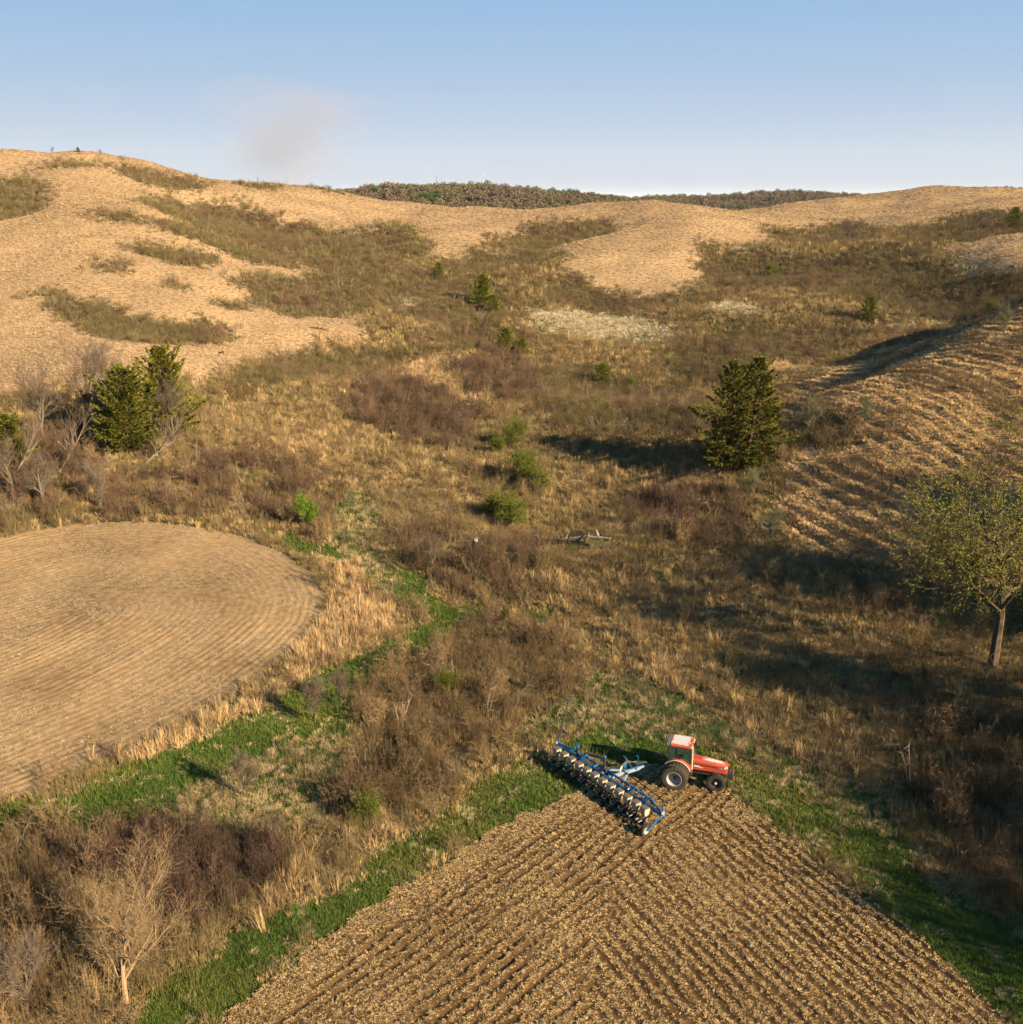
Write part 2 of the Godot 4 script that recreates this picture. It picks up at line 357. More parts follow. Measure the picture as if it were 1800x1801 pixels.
	[8, [-22.9, -49.5, -19.9, -51.8, -14.8, -49.2, -12.6, -49.2, -11.8, -45.2, -13.2, -43, -15.3, -41.8, -19.6, -43.8, -22, -46.5]],
	[7, [-29.7, -49.5, -24.1, -49.5, -21.4, -45.5, -20.5, -40.5, -17.7, -36, -22.9, -36]],
	[9, [-12.6, -49.2, -9.5, -51.2, -6.4, -51.8, -6.3, -48, -9.6, -44.2, -12, -41.5, -15.1, -41.8, -13.2, -43, -11.8, -45.2]],
	[3, [-17, -34.8, -15.2, -38.8, -12.8, -41.5, -10, -43.8, -8.1, -46, -5.5, -49, -3.2, -52.2, 0, -57.2, 3.5, -57.8, 3.6, -53.2, -0.6, -50.2, -3, -47.8, -7.2, -43.2, -9, -41, -11.7, -37, -13.2, -34.8]],
	[7, [23, -57.2, 37.9, -66.2, 25.6, -41.5, 23.6, -43, 22.4, -46.8]],
]
const NEAR_FIELD := [-13.1, -34.2, -11.7, -36.8, -10.5, -38.2, -9, -40.8, -6.9, -43.2, -4.6, -45.5, -3, -47.2, -1.5, -49.2, 0, -50.5, 1.9, -51.8, 3.6, -53.2, 5.5, -55.8, 7.2, -56.5, 8.9, -56.2, 10.8, -55, 12.4, -53.8, 13.2, -52.2, 14.8, -49.2, 16, -46, 17.7, -43.2, 19.3, -40.2, 20.3, -37.8, 20.8, -35]
const LEFT_FIELD := [-50.2, -91.5, -46.8, -95.5, -43.4, -98, -39.3, -98.8, -34.7, -98.5, -30.5, -97.5, -25.7, -96, -21.1, -92.2, -17.7, -87.8, -15.8, -83, -15.5, -77.8, -16.4, -73.2, -17.7, -69.5, -19.6, -65.5, -21.7, -62, -23.7, -59.2, -26, -56.8, -28.1, -54.2, -30.8, -51.8]
# ------------------------------------------------------------------ the lie of the land
const GRID_X := -304.0
const GRID_Z := -524.0
const COARSE := 4.0
const NX := 153
const NZ := 143
const FINE_NX := 305
const FINE_NZ := 285
var heights := PackedFloat32Array()

# a thin-plate surface through spot heights; unseen side hill raised to cast spur shadow
func build_height_grid() -> void:
	var n: int = RELIEF.size() / 3
	var px := PackedFloat64Array()
	var pz := PackedFloat64Array()
	var a := []
	for i in n:
		px.append(RELIEF[i * 3])
		pz.append(RELIEF[i * 3 + 2])
	for i in n + 3:
		var row := PackedFloat64Array()
		row.resize(n + 4)
		if i < n:
			for j in n:
				var d2: float = (px[i] - px[j]) ** 2 + (pz[i] - pz[j]) ** 2
				row[j] = 0.5 * d2 * log(d2) if d2 > 0.0 else 6.0
			row[n] = 1.0
			row[n + 1] = px[i]
			row[n + 2] = pz[i]
			row[n + 3] = RELIEF[i * 3 + 1]
		else:
			for j in n:
				row[j] = 1.0 if i == n else (px[j] if i == n + 1 else pz[j])
		a.append(row)
	var m := n + 3
	for k in m:
		var best := k
		for i in range(k + 1, m):
			if absf(a[i][k]) > absf(a[best][k]):
				best = i
		var swap: PackedFloat64Array = a[k]
		a[k] = a[best]
		a[best] = swap
		var rk: PackedFloat64Array = a[k]
		for i in range(k + 1, m):
			var ri: PackedFloat64Array = a[i]
			var f: float = ri[k] / rk[k]
			if f == 0.0:
				continue
			for j in range(k, m + 1):
				ri[j] -= f * rk[j]
			a[i] = ri
	var w := PackedFloat64Array()
	w.resize(m)
	for k in range(m - 1, -1, -1):
		var rk: PackedFloat64Array = a[k]
		var s: float = rk[m]
		for j in range(k + 1, m):
			s -= rk[j] * w[j]
		w[k] = s / rk[k]
	var coarse := PackedFloat32Array()
	coarse.resize(NX * NZ)
	for j in NZ:
		var z := GRID_Z + j * COARSE
		for i in NX:
			var x := GRID_X + i * COARSE
			var s: float = w[n] + w[n + 1] * x + w[n + 2] * z
			for k in n:
				var d2: float = (x - px[k]) * (x - px[k]) + (z - pz[k]) * (z - pz[k]) + 1e-9
				s += w[k] * 0.5 * d2 * log(d2)
			coarse[j * NX + i] = s
	# halve the spacing with a cubic
	var mid := PackedFloat32Array()
	mid.resize(FINE_NX * NZ)
	for j in NZ:
		for i in FINE_NX:
			var k := i >> 1
			if i & 1:
				mid[j * FINE_NX + i] = 0.5625 * (coarse[j * NX + k] + coarse[j * NX + mini(k + 1, NX - 1)]) - 0.0625 * (coarse[j * NX + maxi(k - 1, 0)] + coarse[j * NX + mini(k + 2, NX - 1)])
			else:
				mid[j * FINE_NX + i] = coarse[j * NX + k]
	heights.resize(FINE_NX * FINE_NZ)
	for j in FINE_NZ:
		var k := j >> 1
		for i in FINE_NX:
			if j & 1:
				heights[j * FINE_NX + i] = 0.5625 * (mid[k * FINE_NX + i] + mid[mini(k + 1, NZ - 1) * FINE_NX + i]) - 0.0625 * (mid[maxi(k - 1, 0) * FINE_NX + i] + mid[mini(k + 2, NZ - 1) * FINE_NX + i])
			else:
				heights[j * FINE_NX + i] = mid[k * FINE_NX + i]

func grid_height(x: float, z: float) -> float:
	var a: float = clampf((x - GRID_X) * 0.5, 0.0, FINE_NX - 1.01)
	var b: float = clampf((z - GRID_Z) * 0.5, 0.0, FINE_NZ - 1.01)
	var i := int(a)
	var j := int(b)
	var u := a - i
	var t := b - j
	var k := j * FINE_NX + i
	return lerpf(lerpf(heights[k], heights[k + 1], u), lerpf(heights[k + FINE_NX], heights[k + FINE_NX + 1], u), t)

# tussocks, hummocks and the little cattle steps of the shaded slope
const HUMMOCK := [0.04, 0.12, 0.22, 0.05, 0.08, 0.10, 0.20, 0.20, 0.15, 0.24, 0.16, 0.0, 0.0, 0.12]
func micro_relief(x: float, z: float) -> float:
	if z > -30.0 or z < -420.0:
		return 0.0
	var c := cover_raw(x, z)
	if c == 11 or c == 12:
		return 0.0
	var m: float = HUMMOCK[c] * noise_c.get_noise_2d(x * 0.8, z * 0.8)
	if c == 10:
		var across: float = x * 0.918 - z * 0.396 + noise_b.get_noise_2d(x * 0.35, z * 0.35) * 1.0
		m += 0.32 * sin(across * TAU / 1.9) * (0.65 + noise_b.get_noise_2d(x + 31.0, z))
	return m

# wooded ridges beyond the prairie: z of the crest, half depth, then x, height pairs along it
const RIDGES := [
	[-900.0, 150.0, [-420, 20, -250, 26, -160, 36, -104, 43, -75, 41, -20, 42.5, 5, 40, 50, 37, 110, 30, 190, 22, 300, 15]],
	[-1500.0, 220.0, [-500, 20, -100, 20, 20, 28, 85, 35, 148, 31, 233, 33, 287, 34, 365, 40, 450, 36, 540, 32, 700, 24]],
	[-1900.0, 260.0, [-900, 10, 400, 20, 700, 36, 790, 45, 840, 48, 890, 45, 1050, 32, 1300, 20]],
	[-2600.0, 400.0, [-3000, 14, -1200, 20, -400, 28, 300, 33, 900, 35, 1500, 28, 3200, 20]],
]

func profile(list: Array, x: float) -> float:
	if x <= list[0]:
		return list[1]
	for i in range(2, list.size(), 2):
		if x < list[i]:
			var t: float = (x - list[i - 2]) / (list[i] - list[i - 2])
			return lerpf(list[i - 1], list[i + 1], t * t * (3.0 - 2.0 * t))
	return list[list.size() - 1]

func ground_height(x: float, z: float) -> float:
	var h := 0.0
	if z > -522.0:
		h = grid_height(x, z)
		var far: float = clampf((-z - 95.0) / 120.0, 0.0, 1.0)
		if far > 0.0:
			h += far * (noise_a.get_noise_2d(x * 0.6, z * 0.6) * 1.9 + noise_b.get_noise_2d(x * 0.35, z * 0.35) * 0.25)
		h += micro_relief(x, z)
		var edge: float = clampf((-z - 470.0) / 50.0, 0.0, 1.0)
		if edge > 0.0:
			h = lerpf(h, 2.0, edge)
		if absf(x) > 270.0:
			h = lerpf(h, 12.0, clampf((absf(x) - 270.0) / 200.0, 0.0, 1.0))
	else:
		h = 2.0
	if z < -560.0:
		var top := 2.0
		for r in RIDGES:
			var d: float = (z - r[0]) / r[1]
			if absf(d) < 2.2:
				top = maxf(top, (profile(r[2], x) - 7.0) * exp(-d * d * 1.1) + noise_a.get_noise_2d(x * 0.25, z * 0.25) * 2.5)
		h = maxf(h, top)
	return h

# ------------------------------------------------------------------ what grows where
const CELL := 0.75
const CW := 680
const CH := 600
const CX0 := -255.0
const CZ0 := -445.0
var cover := PackedByteArray()
var near_poly := PackedVector2Array()
var left_poly := PackedVector2Array()

func ring(list: Array) -> PackedVector2Array:
	var p := PackedVector2Array()
	for i in range(0, list.size(), 2):
		p.append(Vector2(list[i], list[i + 1]))
	return p

func build_cover_map() -> void:
	cover.resize(CW * CH)
	cover.fill(0)
	near_poly = ring(NEAR_FIELD + [24, -28, 27, 4, -26, 4, -16, -31])
	left_poly = ring(LEFT_FIELD + [-44, -42, -72, -48, -76, -80, -60, -90])
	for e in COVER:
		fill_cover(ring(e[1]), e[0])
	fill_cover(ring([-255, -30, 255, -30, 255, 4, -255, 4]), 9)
	fill_cover(ring([26, -30, 60, -30, 60, -75, 44, -80, 38, -66]), 7)
	fill_cover(near_poly, 11)
	fill_cover(left_poly, 12)

func fill_cover(p: PackedVector2Array, kind: int) -> void:
	var lo := p[0]
	var hi := p[0]
	for q in p:
		lo = lo.min(q)
		hi = hi.max(q)
	var i0: int = clampi(int((lo.x - CX0) / CELL), 0, CW - 1)
	var i1: int = clampi(int((hi.x - CX0) / CELL) + 1, 0, CW - 1)
	var j0: int = clampi(int((lo.y - CZ0) / CELL), 0, CH - 1)
	var j1: int = clampi(int((hi.y - CZ0) / CELL) + 1, 0, CH - 1)
	for j in range(j0, j1 + 1):
		var z := CZ0 + (j + 0.5) * CELL
		for i in range(i0, i1 + 1):
			if Geometry2D.is_point_in_polygon(Vector2(CX0 + (i + 0.5) * CELL, z), p):
				cover[j * CW + i] = kind

# brush grows where water runs: the draws on the hills are hollows
func deepen_draws() -> void:
	var mask := PackedFloat32Array()
	mask.resize(FINE_NX * FINE_NZ)
	for j in FINE_NZ:
		var z := GRID_Z + j * 2.0
		for i in FINE_NX:
			if z < -150.0 and cover_raw(GRID_X + i * 2.0, z) == 1:
				mask[j * FINE_NX + i] = 1.0
	for pass_no in 4:
		var step := 1 if pass_no % 2 == 0 else FINE_NX
		var next := mask.duplicate()
		for k in range(step * 3, mask.size() - step * 3):
			next[k] = (mask[k - 3 * step] + mask[k - 2 * step] + mask[k - step] + mask[k] + mask[k + step] + mask[k + 2 * step] + mask[k + 3 * step]) / 7.0
		mask = next
	for k in mask.size():
		heights[k] -= 2.6 * mask[k]

func cover_at(x: float, z: float) -> int:
	# patch edges wander by a metre or so, more on the far hills
	var k: float = 0.35 + clampf((-z - 90.0) * 0.012, 0.0, 2.2)
	var wx := x + noise_b.get_noise_2d(x, z) * 2.2 * k
	var wz := z + noise_b.get_noise_2d(x + 71.0, z - 33.0) * 2.6 * k
	var raw := cover_raw(x, z)
	if raw >= 11 and raw <= 12:
		return raw
	var c := cover_raw(wx, wz)
	return raw if c == 11 or c == 12 else c

func cover_raw(x: float, z: float) -> int:
	var i := int((x - CX0) / CELL)
	var j := int((z - CZ0) / CELL)
	if i < 0 or j < 0 or i >= CW or j >= CH:
		return 0
	return cover[j * CW + i]

# bare earth and thatch between the plants; rough-cover tones darkened to imitate gap shade
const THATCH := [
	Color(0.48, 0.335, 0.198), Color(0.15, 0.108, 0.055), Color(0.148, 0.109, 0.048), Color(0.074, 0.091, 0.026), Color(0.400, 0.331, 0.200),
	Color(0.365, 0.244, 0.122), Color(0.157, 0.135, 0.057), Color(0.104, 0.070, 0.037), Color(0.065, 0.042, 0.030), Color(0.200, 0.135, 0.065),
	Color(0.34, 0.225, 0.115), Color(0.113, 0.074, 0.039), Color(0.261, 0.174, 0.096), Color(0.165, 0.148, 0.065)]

func build_ground() -> void:
	var rows := PackedFloat64Array()
	for i in 16:
		rows.append(60.0 - 90.0 * i / 16.0)
	for i in 540:
		rows.append(-30.0 * pow(17.0, i / 540.0))
	for i in 90:
		rows.append(-510.0 * pow(14.0, i / 89.0))
	var cols := 440
	var s := Shape.new()
	var nr := rows.size()
	s.v.resize(nr * cols)
	s.n.resize(nr * cols)
	s.c.resize(nr * cols)
	for j in nr:
		var z := rows[j]
		var half: float = 0.80 * absf(z) + 50.0
		for i in cols:
			var x: float = (2.0 * i / (cols - 1) - 1.0) * half
			var k := j * cols + i
			s.v[k] = Vector3(x, ground_height(x, z), z)
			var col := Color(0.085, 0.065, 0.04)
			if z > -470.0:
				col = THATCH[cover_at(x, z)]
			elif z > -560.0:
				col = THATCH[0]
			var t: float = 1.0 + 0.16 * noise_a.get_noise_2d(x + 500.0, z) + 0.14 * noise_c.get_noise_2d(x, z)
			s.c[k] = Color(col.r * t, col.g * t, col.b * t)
	for j in nr:
		for i in cols:
			var k := j * cols + i
			var a := s.v[k + 1 if i < cols - 1 else k] - s.v[k - 1 if i > 0 else k]
			var b := s.v[k + cols if j < nr - 1 else k] - s.v[k - cols if j > 0 else k]
			s.n[k] = a.cross(b).normalized() if a.cross(b).y > 0.0 else b.cross(a).normalized()
	s.ix.resize((nr - 1) * (cols - 1) * 6)
	var q := 0
	for j in nr - 1:
		for i in cols - 1:
			var k := j * cols + i
			s.ix[q] = k; s.ix[q + 1] = k + 1; s.ix[q + 2] = k + cols
			s.ix[q + 3] = k + 1; s.ix[q + 4] = k + cols + 1; s.ix[q + 5] = k + cols
			q += 6
	# rows run away from the viewer: flip so that front faces look up
	s.ix.reverse()
	var o := part("ground", s, mats.ground_cover, self)
	o.set_meta("kind", "structure")
	o.set_meta("label", "rolling prairie hills and valley floor of dry grass")

# ------------------------------------------------------------------ the two ploughed fields
func edge_distance(p: Vector2, poly: PackedVector2Array, last: int) -> float:
	var best := 1e9
	for i in last:
		var a := poly[i]
		var d := poly[i + 1] - a
		var t: float = clampf((p - a).dot(d) / d.length_squared(), 0.0, 1.0)
		best = minf(best, p.distance_squared_to(a + d * t))
	return sqrt(best)

const ROW_A := Vector2(0.66, -0.75)
const ROW_B := Vector2(0.44, 0.90)
const SECOND_PASS := [4.6, -44.9, 11.2, -51.4, 13.6, -51.2, 30.0, -22.0, 30.0, 6.0, 3.4, 6.0, 3.0, -34.0]
var second_pass := PackedVector2Array()

func row_hash(k: float) -> float:
	return fposmod(sin(k * 12.9898 + 4.1) * 43758.5453, 1.0)

# 0 in the planter's furrow, 1 on the crown between two rows; some furrows are full of trash
func near_row(x: float, z: float) -> float:
	var p := Vector2(x, z)
	var wob: float = noise_b.get_noise_2d(x * 0.8, z * 0.8) * 0.16
	var dir := ROW_B if Geometry2D.is_point_in_polygon(p + Vector2(wob, -wob) * 8.0, second_pass) else ROW_A
	var across: float = (p.dot(Vector2(-dir.y, dir.x).normalized()) + wob) / 0.62
	var depth: float = clampf(0.55 + 0.45 * row_hash(roundf(across)) + 0.45 * noise_b.get_noise_2d(x * 0.7 + 50.0, z * 0.7), 0.0, 1.0)
	depth *= clampf((edge_distance(p, near_poly, 12) - 1.0) / 1.2, 0.1, 1.0)
	return 1.0 - depth * (0.5 + 0.5 * cos(TAU * across))

func near_height(x: float, z: float) -> float:
	var r := near_row(x, z)
	return 0.02 + 0.10 * r + 0.040 * noise_c.get_noise_2d(x * 3.0, z * 3.0)

func left_height(x: float, z: float) -> float:
	var d: float = (edge_distance(Vector2(x, z), left_poly, 18) + noise_b.get_noise_2d(x * 0.5, z * 0.5) * 0.16) / 0.62
	var r: float = 0.5 - 0.5 * cos(TAU * d)
	var deep: float = 0.022 + 0.060 * row_hash(floorf(d + 0.5)) * (1.0 + noise_b.get_noise_2d(x * 0.3, z * 0.3))
	return 0.05 + deep * pow(r, 0.4) + 0.022 * noise_c.get_noise_2d(x * 3.0, z * 3.0)

func in_field(x: float, z: float) -> int:
	if z < -100.5 or z > -28.0 or x > 28.0:
		return 0
	var p := Vector2(x, z)
	p += Vector2(noise_c.get_noise_2d(x, z), noise_c.get_noise_2d(z, x)) * 0.45
	if x > -27.0 and z > -58.5 and Geometry2D.is_point_in_polygon(p, near_poly):
		return 1
	if x < -13.0 and Geometry2D.is_point_in_polygon(p, left_poly):
		return 2
	return 0

func field_sheet(called: String, label: String, poly: PackedVector2Array, lo: Vector2, hi: Vector2, step: float, near: bool) -> void:
	var s := Shape.new()
	var nx := int((hi.x - lo.x) / step)
	var nz := int((hi.y - lo.y) / step)
	var index := {}
	for j in nz:
		for i in nx:
			var p := lo + Vector2(i, j) * step
			if not Geometry2D.is_point_in_polygon(p + Vector2(noise_c.get_noise_2d(p.x, p.y), noise_c.get_noise_2d(p.y, p.x)) * 0.45, poly):
				continue
			index[j * nx + i] = s.v.size()
			var h := near_height(p.x, p.y) if near else left_height(p.x, p.y)
			s.v.append(Vector3(p.x, grid_height(p.x, p.y) + h, p.y))
			var t: float = 1.0 + 0.36 * noise_a.get_noise_2d(p.x * 2.4, p.y * 2.4) + 0.35 * noise_c.get_noise_2d(p.x * 2.0, p.y * 2.0)
			var col := Color(0.125, 0.074, 0.034) if near else Color(0.40, 0.267, 0.140)
			s.c.append(Color(col.r * t, col.g * t, col.b * t))
	s.n.resize(s.v.size())
	for key in index:
		var k: int = index[key]
		var i: int = key % nx
		var right: int = index.get(key + 1, k) if i < nx - 1 else k
		var down: int = index.get(key + nx, k)
		var left: int = index.get(key - 1, k) if i > 0 else k
		var up: int = index.get(key - nx, k)
		var nn := (s.v[down] - s.v[up]).cross(s.v[right] - s.v[left])
		s.n[k] = nn.normalized() if nn.length_squared() > 0.0 else Vector3.UP
		if i < nx - 1 and index.has(key + 1) and index.has(key + nx) and index.has(key + nx + 1):
			var d: int = index[key + nx + 1]
			s.ix.append(k); s.ix.append(right); s.ix.append(down)
			s.ix.append(right); s.ix.append(d); s.ix.append(down)
	var o := part(called, s, mats.soil, self)
	o.set_meta("kind", "structure")
	o.set_meta("label", label)

func build_fields() -> void:
	second_pass = ring(SECOND_PASS)
	field_sheet("stubble_field", "corn stubble field with straight planted rows in front of the tractor", near_poly, Vector2(-26, -57.5), Vector2(27, -22), 0.12, true)
	field_sheet("tilled_field", "smooth tan tilled field with curved rows below the cedars", left_poly, Vector2(-76, -99.5), Vector2(-14.5, -42), 0.14, false)
# ------------------------------------------------------------------ tractor and planter
func paint_image(seed_value: int, size: Vector2i, keep: Callable, a: Color, b: Color) -> ImageTexture:
	var f := FastNoiseLite.new()
	f.seed = seed_value
	f.frequency = 0.07
	f.fractal_octaves = 4
	var im := Image.create(size.x, size.y, false, Image.FORMAT_RGB8)
	for y in size.y:
		for x in size.x:
			var u := float(x) / size.x
			var v := float(y) / size.y
			var k: float = keep.call(u, v) + f.get_noise_2d(x, y) * 0.55
			var t: float = clampf(k * 9.0 + 0.5, 0.0, 1.0)
			var c := a.lerp(b, t)
			var g: float = 1.0 + f.get_noise_2d(x * 4.0, y * 4.0) * 0.16
			im.set_pixel(x, y, Color(c.r * g, c.g * g, c.b * g).clamp())
	return ImageTexture.create_from_image(im)

func skin(called: String, tex: Texture2D, rough: float) -> StandardMaterial3D:
	var m := plain(called, Color(0.68, 0.68, 0.68), rough, 0.0, 0.3)
	m.albedo_texture = tex
	m.cull_mode = BaseMaterial3D.CULL_DISABLED
	return m

func sheet(p: Array) -> Shape:
	var s := Shape.new()
	var uv := [Vector2(0, 0), Vector2(1, 0), Vector2(1, 1), Vector2(0, 1)]
	for k in [0, 1, 2, 0, 2, 3]:
		s.v.append(p[k])
		s.uv.append(uv[k])
	return s

func tyre_shape(r: float, half: float, rim: float, lugs: int, lug_h: float) -> Shape:
	var s := Shape.new()
	var col := Color.WHITE
	s.lathe(Transform3D(), [[-half * 0.86, rim], [-half, rim + (r - rim) * 0.30], [-half * 0.98, r * 0.90], [-half * 0.80, r * 0.965], [0.0, r * 0.975], [half * 0.80, r * 0.965], [half * 0.98, r * 0.90], [half, rim + (r - rim) * 0.30], [half * 0.86, rim]], 36, col)
	for i in lugs:
		for side in [-1, 1]:
			var t: float = TAU * (i + (0.5 if side > 0 else 0.0)) / lugs
			var b := Basis(Vector3(0, 0, 1), t) * Basis(Vector3(1, 0, 0), 0.62 * side)
			s.box(Transform3D(b, Basis(Vector3(0, 0, 1), t) * Vector3(r * 0.965, 0, side * half * 0.50)), Vector3(lug_h * 2.0, r * 0.075, half * 1.12), 0.012, col)
	return s

func wheel(parent: Node3D, called: String, at: Vector3, tyre: Mesh, rim: Mesh, flip: bool, hub: Mesh = null) -> Node3D:
	var w := Node3D.new()
	w.name = called
	w.position = at
	w.rotation.y = PI if flip else 0.0
	parent.add_child(w, true)
	mesh_part("tyre", tyre, w)
	mesh_part("rim", rim, w)
	if hub:
		mesh_part("hub", hub, w)
	return w

func build_tractor() -> void:
	var y0 := grid_height(9.95, -55.2) + 0.04
	var t := thing("tractor", "red tractor with faded white roof and hood pulling the blue planter", "tractor", Vector3(9.86, y0, -54.95), -0.32)
	t.scale = Vector3.ONE * 0.82
	var W := Color.WHITE
	var I := Transform3D()
	var s := Shape.new()
	s.box(moved(1.05, 0.92, 0), Vector3(3.9, 0.50, 0.50), 0.06, W)
	s.box(moved(2.35, 1.10, 0), Vector3(1.9, 0.40, 0.56), 0.05, W)
	s.box(moved(0.05, 1.00, 0), Vector3(1.1, 0.62, 0.72), 0.08, W)
	s.tube([Vector3(0, 0.92, -1.75), Vector3(0, 0.92, 1.75)], [0.11, 0.11], 12, W)
	s.beam(Vector3(2.8, 0.66, -0.85), Vector3(2.8, 0.66, 0.85), 0.20, 0.22, W)
	part("chassis", s, mats.dark_steel, t)
	# hood
	s = Shape.new()
	var secs := [[0.92, 1.90, 1.12, 0.43], [1.6, 1.87, 1.12, 0.42], [2.6, 1.79, 1.12, 0.40], [3.35, 1.70, 1.08, 0.38], [3.50, 1.60, 1.12, 0.34]]
	var rings := []
	for e in secs:
		var x: float = e[0]
		var top: float = e[1]
		var bot: float = e[2]
		var w: float = e[3]
		rings.append([Vector3(x, bot, -w), Vector3(x, top - 0.10, -w), Vector3(x, top - 0.02, -w + 0.06), Vector3(x, top, -w + 0.15), Vector3(x, top, w - 0.15), Vector3(x, top - 0.02, w - 0.06), Vector3(x, top - 0.10, w), Vector3(x, bot, w)])
	for i in rings.size() - 1:
		for k in 7:
			s.quad(rings[i][k], rings[i + 1][k], rings[i + 1][k + 1], rings[i][k + 1], W)
	for e in [rings[0], rings[4]]:
		for k in range(1, 7):
			s.tri(e[0], e[k], e[k + 1], W)
	var hood := part("hood", s, mats.red_paint, t, "red engine hood, its top worn to chalky white")
	var red := Color(0.60, 0.24, 0.16)
	var chalk := Color(0.71, 0.69, 0.685)
	var tex := paint_image(4, Vector2i(160, 64), func(u, v): return minf(minf(u - 0.36, 0.93 - u) * 2.2, minf(v - 0.06, 0.94 - v) * 3.0) - 0.05, red, chalk)
	var worn := Shape.new()
	var prof := [[0.95, 1.905, 0.26], [1.6, 1.876, 0.25], [2.6, 1.796, 0.23], [3.33, 1.708, 0.21]]
	for i in 3:
		var p: Array = prof[i]
		var q: Array = prof[i + 1]
		var u0: float = (p[0] - 0.95) / 2.38
		var u1: float = (q[0] - 0.95) / 2.38
		var c4 := [Vector3(p[0], p[1], -p[2]), Vector3(q[0], q[1], -q[2]), Vector3(q[0], q[1], q[2]), Vector3(p[0], p[1], p[2])]
		var t4 := [Vector2(u0, 0), Vector2(u1, 0), Vector2(u1, 1), Vector2(u0, 1)]
		for k in [0, 1, 2, 0, 2, 3]:
			worn.v.append(c4[k])
			worn.uv.append(t4[k])
	part("worn_paint", worn, skin("worn_hood", tex, 0.8), hood)
	for side in [-1, 1]:
		s = Shape.new()
		s.box(moved(2.22, 1.52, 0.418 * side, Vector3(0, 0.018 * side, -0.035)), Vector3(2.3, 0.055, 0.02), 0.004, W)
		part("stripe", s, mats.black_paint, hood)
		s = Shape.new()
		s.box(moved(1.34, 1.40, 0.430 * side), Vector3(0.42, 0.13, 0.012), 0.005, W)
		s.box(moved(1.62, 1.34, 0.428 * side), Vector3(0.30, 0.06, 0.012), 0.005, W)
		part("worn_patch", s, mats.white_paint, hood)
		var txt := TextMesh.new()
		txt.text = "7140"
		txt.font_size = 16
		txt.pixel_size = 0.0085
		txt.depth = 0.008
		txt.material = mats.white_paint
		var o := mesh_part("number", txt, hood)
		o.position = Vector3(3.02, 1.475, 0.412 * side)
		o.rotation = Vector3(0, 0.0 if side > 0 else PI, -0.035 * side)
		s = Shape.new()
		s.box(moved(3.30, 1.52, 0.40 * side), Vector3(0.12, 0.09, 0.03), 0.01, W)
		part("headlight", s, mats.lamp_glass, hood)
	s = Shape.new()
	for k in 7:
		s.box(moved(3.505, 1.16 + k * 0.058, 0), Vector3(0.02, 0.035, 0.56), 0.004, W)
	part("grille", s, mats.black_paint, hood)
	# front weights
	var wt := Node3D.new()
	wt.name = "front_weights"
	t.add_child(wt)
	for k in 10:
		s = Shape.new()
		s.box(moved(3.74, 0.98, -0.36 + k * 0.08), Vector3(0.34, 0.46, 0.066), 0.03, W)
		part("weight", s, mats.dull_red_paint if k == 3 else mats.dark_steel, wt)
	# cab
	s = Shape.new()
	s.box(moved(0.10, 1.30, 0), Vector3(1.62, 0.34, 1.30), 0.05, W)
	s.box(moved(0.62, 1.46, 0.72), Vector3(0.62, 0.36, 0.06), 0.03, W)
	s.box(moved(0.62, 1.46, -0.72), Vector3(0.62, 0.36, 0.06), 0.03, W)
	var cab := part("cab", s, mats.red_paint, t)
	for e in [[-0.66, -0.72, -0.74], [-0.66, 0.72, -0.74], [0.86, 0.70, 0.90], [0.86, -0.70, 0.90], [-0.05, 0.75, -0.05], [-0.05, -0.75, -0.05]]:
		s = Shape.new()
		s.beam(Vector3(e[2], 1.40, e[1]), Vector3(e[0], 2.80, e[1] * 0.98), 0.07, 0.07, W)
		part("pillar", s, mats.black_paint, cab)
	for side in [-1, 1]:
		s = Shape.new()
		s.box(moved(0.40, 2.16, 0.735 * side, Vector3(-0.012 * side, 0, 0)), Vector3(0.86, 1.24, 0.012), 0.003, W)
		part("window", s, mats.cab_glass, cab)
		s = Shape.new()
		s.box(moved(-0.37, 2.20, 0.735 * side), Vector3(0.56, 1.16, 0.012), 0.003, W)
		part("window", s, mats.cab_glass, cab)
	for e in [[0.885, 0.0], [-0.70, 0.0]]:
		s = Shape.new()
		s.box(moved(e[0], 2.18, 0), Vector3(0.012, 1.20, 1.34), 0.003, W)
		part("window", s, mats.cab_glass, cab)
	s = Shape.new()
	s.box(moved(-0.22, 1.62, 0), Vector3(0.52, 0.16, 0.52), 0.06, W)
	s.box(moved(-0.46, 1.98, 0, Vector3(0, 0, 0.15)), Vector3(0.14, 0.66, 0.50), 0.06, W)
	part("seat", s, mats.seat_cloth, cab)
	s = Shape.new()
	s.tube([Vector3(0.62, 1.45, 0), Vector3(0.44, 1.92, 0)], [0.05, 0.035], 8, W)
	s.lathe(Transform3D(Basis.from_euler(Vector3(0, PI / 2, 0)) * Basis(Vector3(1, 0, 0), 0.9), Vector3(0.43, 1.95, 0)), [[-0.015, 0.21], [0.0, 0.225], [0.015, 0.21], [0.0, 0.19], [-0.015, 0.21]], 20, W)
	part("steering_wheel", s, mats.smoky_interior, cab)
	s = Shape.new()
	s.box(moved(0.70, 1.70, 0), Vector3(0.22, 0.46, 0.62), 0.05, W)
	part("dashboard", s, mats.smoky_interior, cab)
	s = Shape.new()
	s.box(moved(-0.05, 1.66, 0.52), Vector3(0.70, 0.36, 0.20), 0.05, W)
	part("console", s, mats.smoky_interior, cab)
	# roof
	s = Shape.new()
	s.box(moved(0.20, 2.90, 0), Vector3(1.56, 0.24, 1.58), 0.075, W)
	var roof := part("roof", s, mats.red_paint, t, "cab roof, red paint weathered to white")
	tex = paint_image(11, Vector2i(128, 128), func(u, v): return minf(minf(u - 0.02, 0.90 - u) * 2.4, minf(v + 0.02, 0.99 - v) * 3.0) - 0.02, red, chalk)
